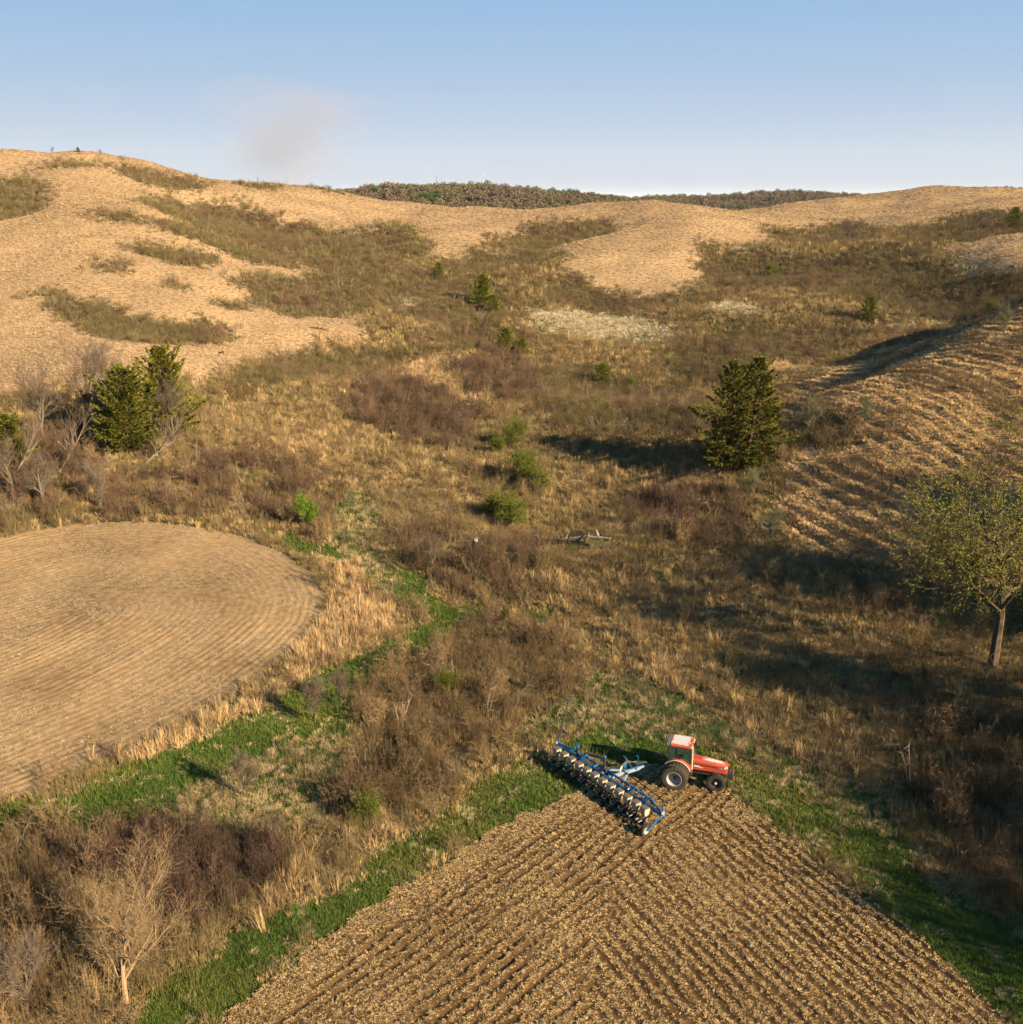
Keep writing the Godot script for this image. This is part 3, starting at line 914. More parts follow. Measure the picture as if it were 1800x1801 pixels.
	part("worn_paint", sheet([Vector3(-0.55, 3.024, -0.70), Vector3(0.90, 3.024, -0.70), Vector3(0.90, 3.024, 0.70), Vector3(-0.55, 3.024, 0.70)]), skin("worn_roof", tex, 0.85), roof)
	s = Shape.new()
	s.box(moved(-0.72, 2.89, 0), Vector3(0.28, 0.24, 1.52), 0.05, W)
	part("rear_cap", s, plain("grey_plastic", Color(0.06, 0.057, 0.057), 0.8), roof)
	for z in [-0.6, -0.35, 0.35, 0.6]:
		s = Shape.new()
		s.box(moved(0.985, 2.87, z), Vector3(0.03, 0.11, 0.17), 0.012, W)
		part("work_light", s, mats.lamp_glass, roof)
	# fenders
	for side in [-1, 1]:
		s = Shape.new()
		var lip := Shape.new()
		for k in 9:
			var a0: float = deg_to_rad(18.0 + k * 14.5)
			var a1: float = deg_to_rad(18.0 + (k + 1) * 14.5)
			for e in [[s, 0.60, 1.02, 1.03], [lip, 1.02, 1.10, 1.035]]:
				var r: float = e[3]
				var p := [Vector3(cos(a0) * r, 0.92 + sin(a0) * r, e[1] * side), Vector3(cos(a1) * r, 0.92 + sin(a1) * r, e[1] * side), Vector3(cos(a1) * r, 0.92 + sin(a1) * r, e[2] * side), Vector3(cos(a0) * r, 0.92 + sin(a0) * r, e[2] * side)]
				var q := []
				for v in p:
					q.append(Vector3(v.x * 0.965, 0.92 + (v.y - 0.92) * 0.965, v.z))
				e[0].quad(p[0], p[1], p[2], p[3], W)
				e[0].quad(q[0], q[1], q[2], q[3], W)
				e[0].quad(p[3], p[2], q[2], q[3], W)
				e[0].quad(p[0], p[1], q[1], q[0], W)
		s.box(moved(-0.05, 1.52, 0.80 * side), Vector3(0.9, 0.08, 0.44), 0.03, W)
		var fender := part("fender", s, mats.red_paint, t)
		part("trim", lip, mats.cream_paint, fender, "faded white fender edge")
	# wheels
	var tyre_mesh := tyre_shape(0.92, 0.235, 0.54, 22, 0.035).mesh(mats.dusty_rubber)
	s = Shape.new()
	s.lathe(I, [[0.22, 0.56], [0.23, 0.53], [0.20, 0.51], [0.02, 0.47], [-0.10, 0.45], [-0.14, 0.40], [-0.15, 0.20], [-0.10, 0.16], [-0.10, 0.0]], 36, W)
	s.lathe(I, [[-0.10, 0.46], [-0.22, 0.55]], 36, W)
	for k in 8:
		s.lathe(moved(cos(TAU * k / 8) * 0.27, sin(TAU * k / 8) * 0.27, 0), [[-0.15, 0.03], [-0.11, 0.03], [-0.11, 0.0]], 6, W)
	var deep_rim := s.mesh(mats.silver_rim)
	for side in [-1, 1]:
		wheel(t, "rear_wheel", Vector3(0, 0.92, 1.70 * side), tyre_mesh, deep_rim, side < 0)
		wheel(t, "rear_wheel", Vector3(0, 0.92, 1.06 * side), tyre_mesh, deep_rim, side < 0)
	var front_tyre := tyre_shape(0.67, 0.20, 0.38, 20, 0.03).mesh(mats.rubber)
	s = Shape.new()
	s.lathe(I, [[0.17, 0.39], [0.17, 0.36], [0.06, 0.33], [0.05, 0.17], [0.11, 0.15], [0.13, 0.10], [0.13, 0.0]], 28, W)
	var front_rim := s.mesh(mats.dark_steel)
	s = Shape.new()
	s.lathe(I, [[0.13, 0.09], [0.17, 0.07], [0.17, 0.0]], 14, W)
	var hub := s.mesh(mats.cream_paint)
	for side in [-1, 1]:
		wheel(t, "front_wheel", Vector3(2.80, 0.67, 0.98 * side), front_tyre, front_rim, side < 0, hub)
	# pipes, steps, mirrors, hitch
	s = Shape.new()
	s.tube([Vector3(1.02, 1.06, 0.60), Vector3(1.02, 2.86, 0.60), Vector3(1.00, 2.96, 0.60)], [0.055, 0.055, 0.05], 12, W)
	part("exhaust_pipe", s, mats.cream_paint, t, "pale upright exhaust pipe beside the cab")
	s = Shape.new()
	s.box(moved(0.78, 0.98, 0.72), Vector3(0.62, 0.40, 0.34), 0.06, W)
	part("fuel_tank", s, mats.dark_steel, t)
	for k in 3:
		s = Shape.new()
		s.box(moved(0.62, 0.50 + k * 0.25, -0.86), Vector3(0.42, 0.03, 0.24), 0.01, W)
		part("step", s, mats.dark_steel, t)
	for side in [-1, 1]:
		s = Shape.new()
		s.tube([Vector3(0.90, 2.66, 0.72 * side), Vector3(0.98, 2.66, 1.02 * side)], [0.014, 0.014], 6, W)
		s.box(moved(0.98, 2.50, 1.04 * side), Vector3(0.05, 0.34, 0.17), 0.02, W)
		part("mirror", s, mats.black_paint, t)
		s = Shape.new()
		s.beam(Vector3(-0.2, 0.62, 0.42 * side), Vector3(-1.0, 0.55, 0.48 * side), 0.07, 0.09, W)
		part("lift_arm", s, mats.dark_steel, t)
	s = Shape.new()
	s.box(moved(-0.70, 0.48, 0), Vector3(1.3, 0.07, 0.14), 0.015, W)
	part("drawbar", s, mats.dark_steel, t)

func build_planter() -> void:
	var W := Color.WHITE
	var I := Transform3D()
	var y0 := grid_height(5.46, -53.9) + 0.05
	var t := thing("planter", "blue twelve-row planter with a line of cream seed hoppers behind the tractor", "planter", Vector3(5.5, y0, -53.55), 0.614)
	t.scale = Vector3.ONE * 0.96
	var s := Shape.new()
	s.box(moved(0, 0.86, 0), Vector3(0.18, 0.18, 9.7), 0.02, W)
	s.box(moved(0.42, 0.98, 0.2), Vector3(0.12, 0.12, 5.6), 0.015, W)
	for z in [-2.6, -1.3, 1.7, 3.0]:
		s.beam(Vector3(0.0, 0.95, z), Vector3(0.45, 1.02, z), 0.10, 0.10, W)
	s.beam(Vector3(0.05, 0.98, -4.7), Vector3(0.42, 1.0, -2.6), 0.09, 0.10, W)
	s.beam(Vector3(0.05, 0.98, 4.7), Vector3(0.42, 1.0, 3.0), 0.09, 0.10, W)
	var bar := part("toolbar", s, mats.blue_paint, t)
	for z in [-4.87, 4.87]:
		s = Shape.new()
		s.box(moved(0.02, 0.90, z), Vector3(0.26, 0.34, 0.05), 0.02, W)
		part("end_plate", s, mats.pale_blue_paint, bar)
	for z in [-3.3, -2.2, 2.3, 3.6]:
		s = Shape.new()
		s.beam(Vector3(0.0, 1.0, z - 0.25), Vector3(0.25, 1.28, z), 0.09, 0.16, W)
		s.beam(Vector3(0.25, 1.28, z), Vector3(0.35, 1.0, z + 0.2), 0.09, 0.10, W)
		part("bracket", s, mats.blue_paint, bar)
	# tongue
	s = Shape.new()
	s.beam(Vector3(0.1, 0.82, 0), Vector3(3.15, 0.58, 0), 0.20, 0.20, W)
	s.beam(Vector3(0.2, 0.84, -1.1), Vector3(1.7, 0.72, -0.06), 0.12, 0.12, W)
	s.beam(Vector3(0.2, 0.84, 1.1), Vector3(1.7, 0.72, 0.06), 0.12, 0.12, W)
	var tongue := part("tongue", s, mats.pale_blue_paint, t, "tongue of worn pale blue paint")
	s = Shape.new()
	s.box(moved(3.32, 0.55, 0), Vector3(0.34, 0.10, 0.16), 0.02, W)
	part("clevis", s, mats.grey_steel, tongue)
	for e in [[2.25, 0.12, 1.1, 0.10, 0.62], [1.50, 0.0, 1.15, -0.10, 1.15]]:
		s = Shape.new()
		s.tube([Vector3(e[0], 0.68, e[1]), Vector3(e[0] + 0.05, 0.68 + e[2] * 0.85, e[1] + e[3]), Vector3(e[0] - 0.14, 0.68 + e[2], e[1] + e[3])], [0.035, 0.03, 0.025], 8, W)
		if e[4] > 1.0:
			s.tube([Vector3(e[0] + 0.62, 0.66, e[1]), Vector3(e[0] + 0.05, 0.68 + e[2] * 0.85, e[1] + e[3])], [0.03, 0.03], 8, W)
			s.box(moved(e[0] - 0.10, 1.22, e[1]), Vector3(0.22, 0.30, 0.16), 0.03, W)
		part("hose_stand", s, mats.blue_paint, tongue)
	# lift cylinders and centre gear
	for e in [[0.15, -0.45, 0.9], [0.05, -2.9, 0.5]]:
		s = Shape.new()
		s.tube([Vector3(e[0], 1.0, e[1]), Vector3(e[0] + 0.03, 1.05 + e[2], e[1])], [0.09, 0.09], 12, W)
		var cyl := part("lift_cylinder", s, mats.dark_steel, t)
		s = Shape.new()
		s.box(moved(e[0] + 0.03, 1.10 + e[2], e[1]), Vector3(0.20, 0.14, 0.20), 0.04, W)
		part("cylinder_head", s, mats.blue_paint, cyl)
		s = Shape.new()
		s.beam(Vector3(e[0] + 0.02, 0.98, e[1] + 0.1), Vector3(e[0] - 0.02, 1.25, e[1] + 0.28), 0.10, 0.08, W)
		part("cylinder_foot", s, mats.blue_paint, cyl)
	s = Shape.new()
	s.tube([Vector3(0.3, 1.0, -3.3), Vector3(0.34, 1.42, -3.35), Vector3(0.55, 1.52, -3.2)], [0.04, 0.04, 0.03], 8, W)
	part("hose_hook", s, mats.blue_paint, t)
	for k in 5:
		var o := k * 0.05
		s = Shape.new()
		s.tube([Vector3(0.35, 1.08 + o, -2.6), Vector3(0.62 + o, 1.30, -1.4), Vector3(0.55, 1.16 + o, -0.3), Vector3(1.0, 1.18 + o, 0.1), Vector3(1.6, 1.35 + o, 0.02), Vector3(2.25, 1.30 - o, 0.15), Vector3(3.1, 0.95, 0.05 * k)], [0.017, 0.017, 0.017, 0.017, 0.017, 0.017, 0.017], 6, W)
		part("hydraulic_hose", s, mats.black_paint, t)
	s = Shape.new()
	s.tube([Vector3(0.2, 1.0, 1.0), Vector3(0.5, 1.25, 2.0), Vector3(0.3, 1.05, 3.4), Vector3(0.1, 1.0, 4.4)], [0.02, 0.02, 0.02, 0.02], 6, W)
	part("hydraulic_hose", s, mats.black_paint, t)
	var tyre := tyre_shape(0.38, 0.11, 0.20, 14, 0.012).mesh(mats.rubber)
	s = Shape.new()
	s.lathe(I, [[0.09, 0.21], [0.08, 0.18], [0.02, 0.16], [0.03, 0.06], [0.06, 0.05], [0.06, 0.0]], 20, W)
	var rim := s.mesh(mats.cream_paint)
	for z in [-1.15, 1.15]:
		wheel(t, "transport_wheel", Vector3(0.62, 0.38, z), tyre, rim, z < 0.0)
		s = Shape.new()
		s.beam(Vector3(0.12, 0.86, z - 0.18 * signf(z)), Vector3(0.62, 0.40, z - 0.18 * signf(z)), 0.10, 0.10, W)
		part("wheel_arm", s, mats.blue_paint, t)
	# the gauge wheel swung out behind the end of the bar
	wheel(t, "gauge_wheel", Vector3(-1.28, 0.38, 4.88), tyre, rim, false)
	s = Shape.new()
	s.beam(Vector3(-0.06, 0.92, 4.98), Vector3(-0.55, 0.86, 5.06), 0.09, 0.11, W)
	s.beam(Vector3(-0.50, 0.90, 5.06), Vector3(-1.28, 0.40, 5.04), 0.07, 0.10, W)
	part("wheel_arm", s, mats.blue_paint, t)
	# row markers: one folded over the bar, one standing up
	s = Shape.new()
	s.tube([Vector3(0.15, 0.95, 4.72), Vector3(0.20, 1.62, 4.66)], [0.05, 0.045], 8, W)
	var mk := part("row_marker", s, mats.blue_paint, t, "row marker folded flat above the bar")
	s = Shape.new()
	s.tube([Vector3(0.20, 1.62, 4.68), Vector3(0.42, 1.60, 2.2), Vector3(0.50, 1.55, 0.6)], [0.035, 0.035, 0.03], 8, W)
	s.tube([Vector3(0.30, 1.50, 4.60), Vector3(0.55, 1.48, 2.2), Vector3(0.60, 1.50, 0.8)], [0.025, 0.025, 0.025], 8, W)
	s.box(moved(0.22, 1.62, 4.68), Vector3(0.20, 0.16, 0.16), 0.04, W)
	part("arm", s, mats.black_paint, mk)
	s = Shape.new()
	s.lathe(moved(0.60, 1.48, 0.55, Vector3(0.2, 0.5, 0)), [[-0.02, 0.0], [0.0, 0.22], [0.03, 0.20], [0.0, 0.0]], 20, W)
	part("disc", s, mats.white_paint, mk)
	s = Shape.new()
	s.tube([Vector3(0.10, 0.95, -4.80), Vector3(0.12, 1.30, -4.86)], [0.06, 0.05], 8, W)
	mk = part("row_marker", s, mats.blue_paint, t, "slim dark row marker raised steeply at the bar end")
	s = Shape.new()
	s.tube([Vector3(0.12, 1.25, -4.86), Vector3(1.02, 3.55, -5.06)], [0.055, 0.04], 8, W)
	s.tube([Vector3(0.02, 1.25, -4.92), Vector3(0.62, 2.62, -5.02)], [0.045, 0.035], 8, W)
	s.box(moved(1.06, 3.62, -5.06, Vector3(0, 0, -0.4)), Vector3(0.40, 0.12, 0.14), 0.02, W)
	part("arm", s, mats.dark_steel, mk)
	# row units
	s = Shape.new()
	for e in [0.95, 0.76]:
		for z in [-0.14, 0.14]:
			s.beam(Vector3(-0.08, e, z), Vector3(-0.55, e - 0.06, z), 0.035, 0.05, W)
	s.beam(Vector3(-0.52, 0.72, 0), Vector3(-0.98, 0.74, 0), 0.10, 0.12, W)
	s.beam(Vector3(-0.60, 0.72, 0), Vector3(-0.72, 0.24, 0), 0.10, 0.10, W)
	s.beam(Vector3(-0.98, 0.74, 0.0), Vector3(-1.42, 0.34, 0.0), 0.07, 0.07, W)
	var frame_mesh := s.mesh(mats.black_paint)
	s = Shape.new()
	var hp := []
	for e in [[0.76, 0.155, 0.13], [0.96, 0.215, 0.20], [1.30, 0.245, 0.235]]:
		hp.append([Vector3(-0.72 - e[2], e[0], -e[1]), Vector3(-0.72 + e[2], e[0], -e[1]), Vector3(-0.72 + e[2], e[0], e[1]), Vector3(-0.72 - e[2], e[0], e[1])])
	for i in 2:
		for k in 4:
			s.quad(hp[i][k], hp[i][(k + 1) % 4], hp[i + 1][(k + 1) % 4], hp[i + 1][k], W)
	s.quad(hp[0][0], hp[0][1], hp[0][2], hp[0][3], W)
	s.quad(hp[2][0], hp[2][1], hp[2][2], hp[2][3], W)
	s.box(moved(-0.72, 1.285, 0), Vector3(0.50, 0.05, 0.52), 0.012, W)
	var hopper_mesh := s.mesh(mats.hopper_cream)
	s = Shape.new()
	s.box(moved(-0.72, 1.345, 0), Vector3(0.53, 0.07, 0.55), 0.03, W)
	s.box(moved(-0.72, 1.385, 0), Vector3(0.36, 0.02, 0.36), 0.008, W)
	var lid_mesh := s.mesh(mats.lid_taupe)
	s = Shape.new()
	s.lathe(I, [[-0.05, 0.0], [-0.055, 0.16], [-0.03, 0.20], [0.03, 0.20], [0.055, 0.16], [0.05, 0.0]], 18, W)
	var depth_wheel := s.mesh(mats.rubber)
	s = Shape.new()
	s.lathe(I, [[-0.02, 0.0], [-0.03, 0.11], [0.0, 0.15], [0.03, 0.11], [0.02, 0.0]], 16, W)
	var press_wheel := s.mesh(mats.rubber)
	s = Shape.new()
	s.lathe(I, [[-0.006, 0.0], [0.0, 0.19], [0.006, 0.0]], 18, W)
	var disc_mesh := s.mesh(mats.grey_steel)
	s = Shape.new()
	for z in [-0.17, 0.17]:
		s.tube([Vector3(-1.12, 0.62, z), Vector3(-1.40, 0.58, z)], [0.022, 0.022], 6, W)
	s.tube([Vector3(-1.40, 0.58, -0.17), Vector3(-1.40, 0.58, 0.17)], [0.022, 0.022], 6, W)
	s.box(moved(-1.44, 0.60, 0.17), Vector3(0.06, 0.08, 0.06), 0.015, W)
	var handle_mesh := s.mesh(mats.grey_steel)
	for k in 12:
		var u := mesh_part("row_unit", frame_mesh, t)
		u.position = Vector3(-0.03, 0.02, (k - 5.5) * 0.742)
		u.scale = Vector3(0.84, 0.86, 0.86)
		mesh_part("seed_hopper", hopper_mesh, u)
		mesh_part("hopper_lid", lid_mesh, u).rotation.y = 0.0
		mesh_part("handle", handle_mesh, u)
		for side in [-1, 1]:
			var o := mesh_part("depth_wheel", depth_wheel, u)
			o.position = Vector3(-0.80, 0.20, 0.16 * side)
			o = mesh_part("press_wheel", press_wheel, u)
			o.position = Vector3(-1.45, 0.15, 0.07 * side)
			o.rotation.x = 0.3 * side
			o = mesh_part("opener_disc", disc_mesh, u)
			o.position = Vector3(-0.62, 0.19, 0.04 * side)
			o.rotation.y = 0.08 * side
# ------------------------------------------------------------------ trees and shrubs
func any_dir() -> Vector3:
	var y := rng.randf_range(-1, 1)
	var t := rng.randf() * TAU
	var r := sqrt(1.0 - y * y)
	return Vector3(r * cos(t), y, r * sin(t))

func on_ground(x: float, z: float, sink := 0.08) -> Vector3:
	return Vector3(x, ground_height(x, z) - sink, z)

func ribbon(s: Shape, a: Vector3, b: Vector3, w: float, col: Color) -> void:
	var d := (b - a).normalized()
	var side := d.cross(any_dir()).normalized() * w * 0.5
	s.tri(a - side, a + side, b, col)
	side = side.cross(d)
	s.tri(a - side, a + side, b, col)

func tint(col: Color, spread: float) -> Color:
	var t := 1.0 + rng.randf_range(-spread, spread)
	return Color(col.r * t, col.g * t * (1.0 + rng.randf_range(-0.05, 0.05)), col.b * t)

# p: levels, kids, spread, lift, shrink, bark, twig, leaf, leaf_n, leaf_size
func grow(wood: Shape, fine: Shape, base: Vector3, dir: Vector3, length: float, radius: float, level: int, p: Dictionary) -> void:
	var steps := 5 if level == 0 else 4
	var pts := [base]
	var rad := [radius]
	var d := dir
	var at := base
	for i in steps:
		d = (d + any_dir() * p.wobble * (0.5 + level * 0.35) + Vector3.UP * p.lift * (0.0 if level == 0 else 1.0) * 0.12).normalized()
		at += d * length / steps
		pts.append(at)
		rad.append(radius * lerpf(1.0, 0.45 if level == 0 else 0.25, float(i + 1) / steps))
	if level <= p.wood_levels:
		wood.tube(pts, rad, 7 if level == 0 else (5 if level == 1 else 3), tint(p.bark, 0.15), false)
	else:
		for i in steps:
			ribbon(fine, pts[i], pts[i + 1], maxf(rad[i] * 2.0, p.twig_w), tint(p.twig, 0.25))
	if level >= p.levels:
		if p.leaf_n > 0:
			for k in p.leaf_n:
				var c: Vector3 = pts[rng.randi_range(1, steps)] + any_dir() * p.leaf_size * 1.2
				leaf_tuft(fine, c, p.leaf_size, tint(p.leaf, 0.35))
		return
	var kids: int = p.kids[level]
	for k in kids:
		var t: float = lerpf(p.first[level], 1.0, (k + rng.randf() * 0.8) / kids)
		var f := t * steps
		var i := mini(int(f), steps - 1)
		var from: Vector3 = pts[i].lerp(pts[i + 1], f - i)
		var r: float = lerpf(rad[i], rad[i + 1], f - i)
		var ax: Vector3 = (pts[i + 1] - pts[i]).normalized()
		var out := any_dir()
		out = (out - ax * out.dot(ax)).normalized()
		var sp: float = p.spread * rng.randf_range(0.7, 1.25)
		var nd: Vector3 = (ax * cos(sp) + out * sin(sp) + Vector3.UP * float(p.lift) * 0.25).normalized()
		var short: float = lerpf(1.0, 0.55, maxf(0.0, t - 0.4)) if level == 0 else 1.0
		grow(wood, fine, from, nd, length * p.shrink[level] * rng.randf_range(0.7, 1.2) * short, maxf(r * 0.62, 0.006), level + 1, p)

func leaf_tuft(s: Shape, c: Vector3, size: float, col: Color) -> void:
	var a := any_dir() * size
	var b := a.cross(any_dir()).normalized() * size * 0.6
	s.tri(c - a * 0.5 - b * 0.3, c + a * 0.6, c + b, col)
	s.tri(c - a * 0.4, c + b * 0.4 + a.cross(b) / size * 0.5, c - b, col)

func bare_params(bark: Color, twig: Color) -> Dictionary:
	return {levels = 4, wood_levels = 2, kids = [11, 7, 6, 5], first = [0.22, 0.2, 0.15, 0.1], shrink = [0.66, 0.58, 0.55, 0.5], spread = 0.72, lift = 0.55, wobble = 0.16, bark = bark, twig = twig, twig_w = 0.022, leaf = Color(0.1, 0.13, 0.03), leaf_n = 0, leaf_size = 0.1}

# height of the whole tree is about 1.75 of the trunk length given
func tree(called: String, label: String, category: String, at: Vector3, height: float, radius: float, lean: Vector3, p: Dictionary, group := "") -> Node3D:
	var t := thing(called, label, category, at, 0.0, group)
	var wood := Shape.new()
	var fine := Shape.new()
	grow(wood, fine, Vector3.ZERO, (Vector3.UP + lean).normalized(), height * 0.62, radius, 0, p)
	part("trunk", wood, mats.bark, t)
	if fine.v.size():
		part("crown", fine, mats.leaves if p.leaf_n > 0 else mats.twigs, t)
	return t

func cedar_crown(s: Shape, base: Vector3, height: float, radius: float, branches: int, col: Color, tip: Color, droop := 0.0, from := 0.03, taper := 0.66) -> void:
	for k in branches:
		var t: float = from + (1.0 - from) * pow((k + rng.randf()) / branches, 1.15)
		var prof: float = pow(1.0 - t, taper) * (0.40 + 0.60 * smoothstep(0.0, 0.16, t)) + 0.03
		var ang := k * 2.39996 + rng.randf() * 0.5
		var bump: float = 1.0 + 0.28 * sin(ang * 3.0 + t * 9.0) + 0.18 * sin(t * 31.0 + ang * 2.0)
		var length: float = radius * prof * bump * rng.randf_range(0.5, 1.15)
		var rise: float = lerpf(0.10, 0.85, t) + rng.randf_range(-0.15, 0.2) - droop
		var out := Vector3(cos(ang), 0, sin(ang))
		var root := base + Vector3(0, t * height, 0)
		ribbon(s, root, root + out * length + Vector3(0, length * rise, 0), 0.06, Color(0.07, 0.045, 0.03))
		var n := int(8 + length * 9.0)
		for i in n:
			var f: float = lerpf(0.25, 1.0, sqrt((i + rng.randf()) / n))
			var c: Vector3 = root + out * length * f + Vector3(0, length * rise * f * f, 0)
			var side := Vector3(-out.z, 0, out.x) * rng.randf_range(-1, 1) * length * 0.32 * (1.15 - f)
			c += side + any_dir() * 0.10
			var hue := tint(col.lerp(tip, rng.randf() * 0.8), 0.28)
			for j in 7:
				var d := (out * 0.8 + side.normalized() * rng.randf_range(-0.3, 0.9) + Vector3.UP * rng.randf_range(-0.25, 0.75) + any_dir() * 0.35).normalized()
				var l: float = rng.randf_range(0.14, 0.36)
				var w := d.cross(any_dir()).normalized() * rng.randf_range(0.035, 0.085)
				s.tri(c - w, c + w, c + d * l, hue)

func cedar(label: String, at: Vector3, height: float, radius: float, branches: int, col: Color, group := "") -> Node3D:
	var t := thing("cedar_tree", label, "cedar tree", at, 0.0, group)
	var s := Shape.new()
	s.tube([Vector3.ZERO, Vector3(0.05, height * 0.5, 0), Vector3(0, height * 0.95, 0)], [height * 0.022, height * 0.013, 0.02], 7, Color(0.10, 0.065, 0.045))
	part("trunk", s, mats.bark, t)
	s = Shape.new()
	cedar_crown(s, Vector3.ZERO, height, radius, branches, col, col * Color(1.9, 1.6, 1.1), 0.0, 0.03, 0.52)
	part("crown", s, mats.needles, t)
	return t

const CEDAR_GREEN := Color(0.078, 0.086, 0.015)

func build_trees() -> void:
	rng.seed = 77
	# the twin-topped cedar on the slope
	var t := thing("cedar_tree", "large dark twin-topped cedar alone at the foot of the shaded slope", "cedar tree", on_ground(24.6, -110.0))
	var s := Shape.new()
	s.tube([Vector3(0.4, 0, 0), Vector3(-0.9, 5, 0.2), Vector3(-1.2, 11.2, 0)], [0.32, 0.2, 0.03], 8, Color(0.11, 0.07, 0.05))
	s.tube([Vector3(0.5, 0, 0), Vector3(1.3, 5, -0.3), Vector3(1.5, 11.3, -0.2)], [0.3, 0.18, 0.03], 8, Color(0.11, 0.07, 0.05))
	part("trunk", s, mats.bark, t)
	for e in [[Vector3(-1.3, 0.2, 0.2), 11.6, 3.9], [Vector3(1.5, 0.2, -0.2), 11.9, 4.0]]:
		s = Shape.new()
		cedar_crown(s, e[0], e[1], e[2], 210, CEDAR_GREEN, CEDAR_GREEN * Color(2.1, 1.7, 1.1), 0.06)
		part("crown", s, mats.needles, t)
	# cedars at the edge of the tilled field
	cedar("broad dark cedar among bare trees behind the tilled field", on_ground(-42.9, -114.5), 9.2, 4.0, 260, CEDAR_GREEN)
	cedar("tall lighter cedar rising behind the broad dark cedar", on_ground(-40.2, -120.0), 10.2, 3.9, 290, CEDAR_GREEN * Color(1.35, 1.3, 1.2))
	cedar("small cedar half hidden by bare trunks at the tilled field's far edge", on_ground(-53.5, -108.5), 6.4, 2.6, 120, CEDAR_GREEN)
	# small cedars out in the valley
	var small := cedar("ragged leaning cedar on the valley floor near the pale grass", on_ground(-6.0, -218.0), 6.2, 2.6, 110, CEDAR_GREEN * Color(1.3, 1.4, 1.1))
	copy_of(small, "cedar_tree", "low cedar clump beside the brown thicket dome", on_ground(-1.0, -181.0), 1.7, 0.72)
	copy_of(small, "cedar_tree", "small cedar leaning over the ragged valley cedar", on_ground(-3.6, -212.0), 2.6, 0.66)
	copy_of(small, "cedar_tree", "lone round cedar high in the valley brush", on_ground(-16.1, -237.5), 4.1, 0.62)
	copy_of(small, "cedar_tree", "tiny cedar tucked into grey brush above the twin-topped cedar", on_ground(14.2, -163.0), 0.7, 0.55)
	copy_of(small, "cedar_tree", "low cedar next to the clump by the brown thicket dome", on_ground(1.9, -178.5), 3.3, 0.5)
	copy_of(small, "cedar_tree", "dark cedar deep in the brush below the long tan ridge", on_ground(66.0, -196.0), 2.0, 0.7)
	copy_of(small, "cedar_tree", "dark cedar on the skyline of the tallest tan hill", on_ground(-116.5, -298.0, 0.3), 5.0, 0.24)
	copy_of(small, "cedar_tree", "dark cedar in brush under the crest of the long tan ridge", on_ground(134.0, -290.0), 5.0, 0.9)
	# bare trees behind the tilled field
	var grey := bare_params(Color(0.14, 0.11, 0.082), Color(0.15, 0.112, 0.085))
	var pale := bare_params(Color(0.22, 0.175, 0.13), Color(0.18, 0.135, 0.10))
	var dark := bare_params(Color(0.13, 0.10, 0.075), Color(0.15, 0.11, 0.085))
	tree("bare_tree", "pale leafless tree with twin trunks at the tilled field's back edge", "tree", on_ground(-41.6, -101.6), 5.6, 0.13, Vector3(0.06, 0, 0), pale)
	var leaning := bare_params(Color(0.26, 0.20, 0.145), Color(0.18, 0.13, 0.09))
	leaning.lift = 1.0
	leaning.wobble = 0.11
	leaning.kids = [8, 5, 4, 4]
	tree("bare_tree", "pale leaning dead tree propped against the broad cedar", "tree", on_ground(-40.2, -111.5), 8.0, 0.17, Vector3(1.05, 0, 0.05), leaning)
	tree("bare_tree", "thin pale tree leaning past the broad cedar's shaded side", "tree", on_ground(-48.6, -109.0), 7.4, 0.13, Vector3(0.62, 0, -0.1), leaning)
	tree("bare_tree", "slim leaning tree with forked pale top among dark brush", "tree", on_ground(-52.6, -107.0), 8.4, 0.15, Vector3(0.55, 0, -0.2), leaning)
	tree("bare_tree", "thick-trunked bare tree with spreading low limbs near the small cedar", "tree", on_ground(-50.4, -102.4), 6.8, 0.24, Vector3(-0.05, 0, 0), grey)
	tree("bare_tree", "grey bare tree with many thin stems at the tilled field's corner", "tree", on_ground(-47.2, -101.6), 5.8, 0.17, Vector3(0.02, 0, 0), grey)
	var back := tree("bare_tree", "bare grey tree behind the cedars with a fine round crown", "tree", on_ground(-49.5, -121.0), 10.5, 0.17, Vector3(0.05, 0, 0), grey)
	copy_of(back, "bare_tree", "tall bare tree whose thin crown shows over the broad cedar", on_ground(-46.8, -120.5), 2.1, 1.05)
	copy_of(back, "bare_tree", "bare tree with whitish trunk between the broad cedar and the small one", on_ground(-53.2, -116.5), 4.0, 1.0)
	copy_of(back, "bare_tree", "bare tree standing behind the small half-hidden cedar", on_ground(-59.8, -116.0), 0.6, 0.98)
	copy_of(back, "bare_tree", "dense bare tree beside the tall lighter cedar", on_ground(-38.6, -117.0), 5.2, 0.78)
	copy_of(back, "bare_tree", "low bare tree standing in brush behind the leaning trunks", on_ground(-56.0, -104.0), 3.0, 0.7)
	# the bare tree and shrubs between the two fields
	var gold := bare_params(Color(0.29, 0.20, 0.112), Color(0.27, 0.187, 0.108))
	gold.kids = [13, 8, 6, 6]
	gold.first = [0.14, 0.2, 0.15, 0.1]
	gold.lift = 0.8
	gold.shrink = [0.8, 0.55, 0.5, 0.5]
	gold.spread = 0.88
	gold.twig_w = 0.014
	tree("bare_tree", "golden bare tree with wide forked crown beside the green strip", "tree", on_ground(-16.6, -37.2), 6.4, 0.13, Vector3(-0.04, 0, -0.05), gold)
	var sapling := tree("bare_tree", "small brown bare tree near the golden forked tree", "tree", on_ground(-20.6, -36.6), 4.0, 0.08, Vector3(0.03, 0, 0), grey)
	copy_of(sapling, "bare_tree", "pale multi-stemmed sapling on the green bank below the tall grass", on_ground(-13.0, -62.5), 1.0, 0.8)
	copy_of(sapling, "bare_tree", "leafless sapling at the upper end of the green bank", on_ground(-11.6, -64.8), 4.0, 0.7)
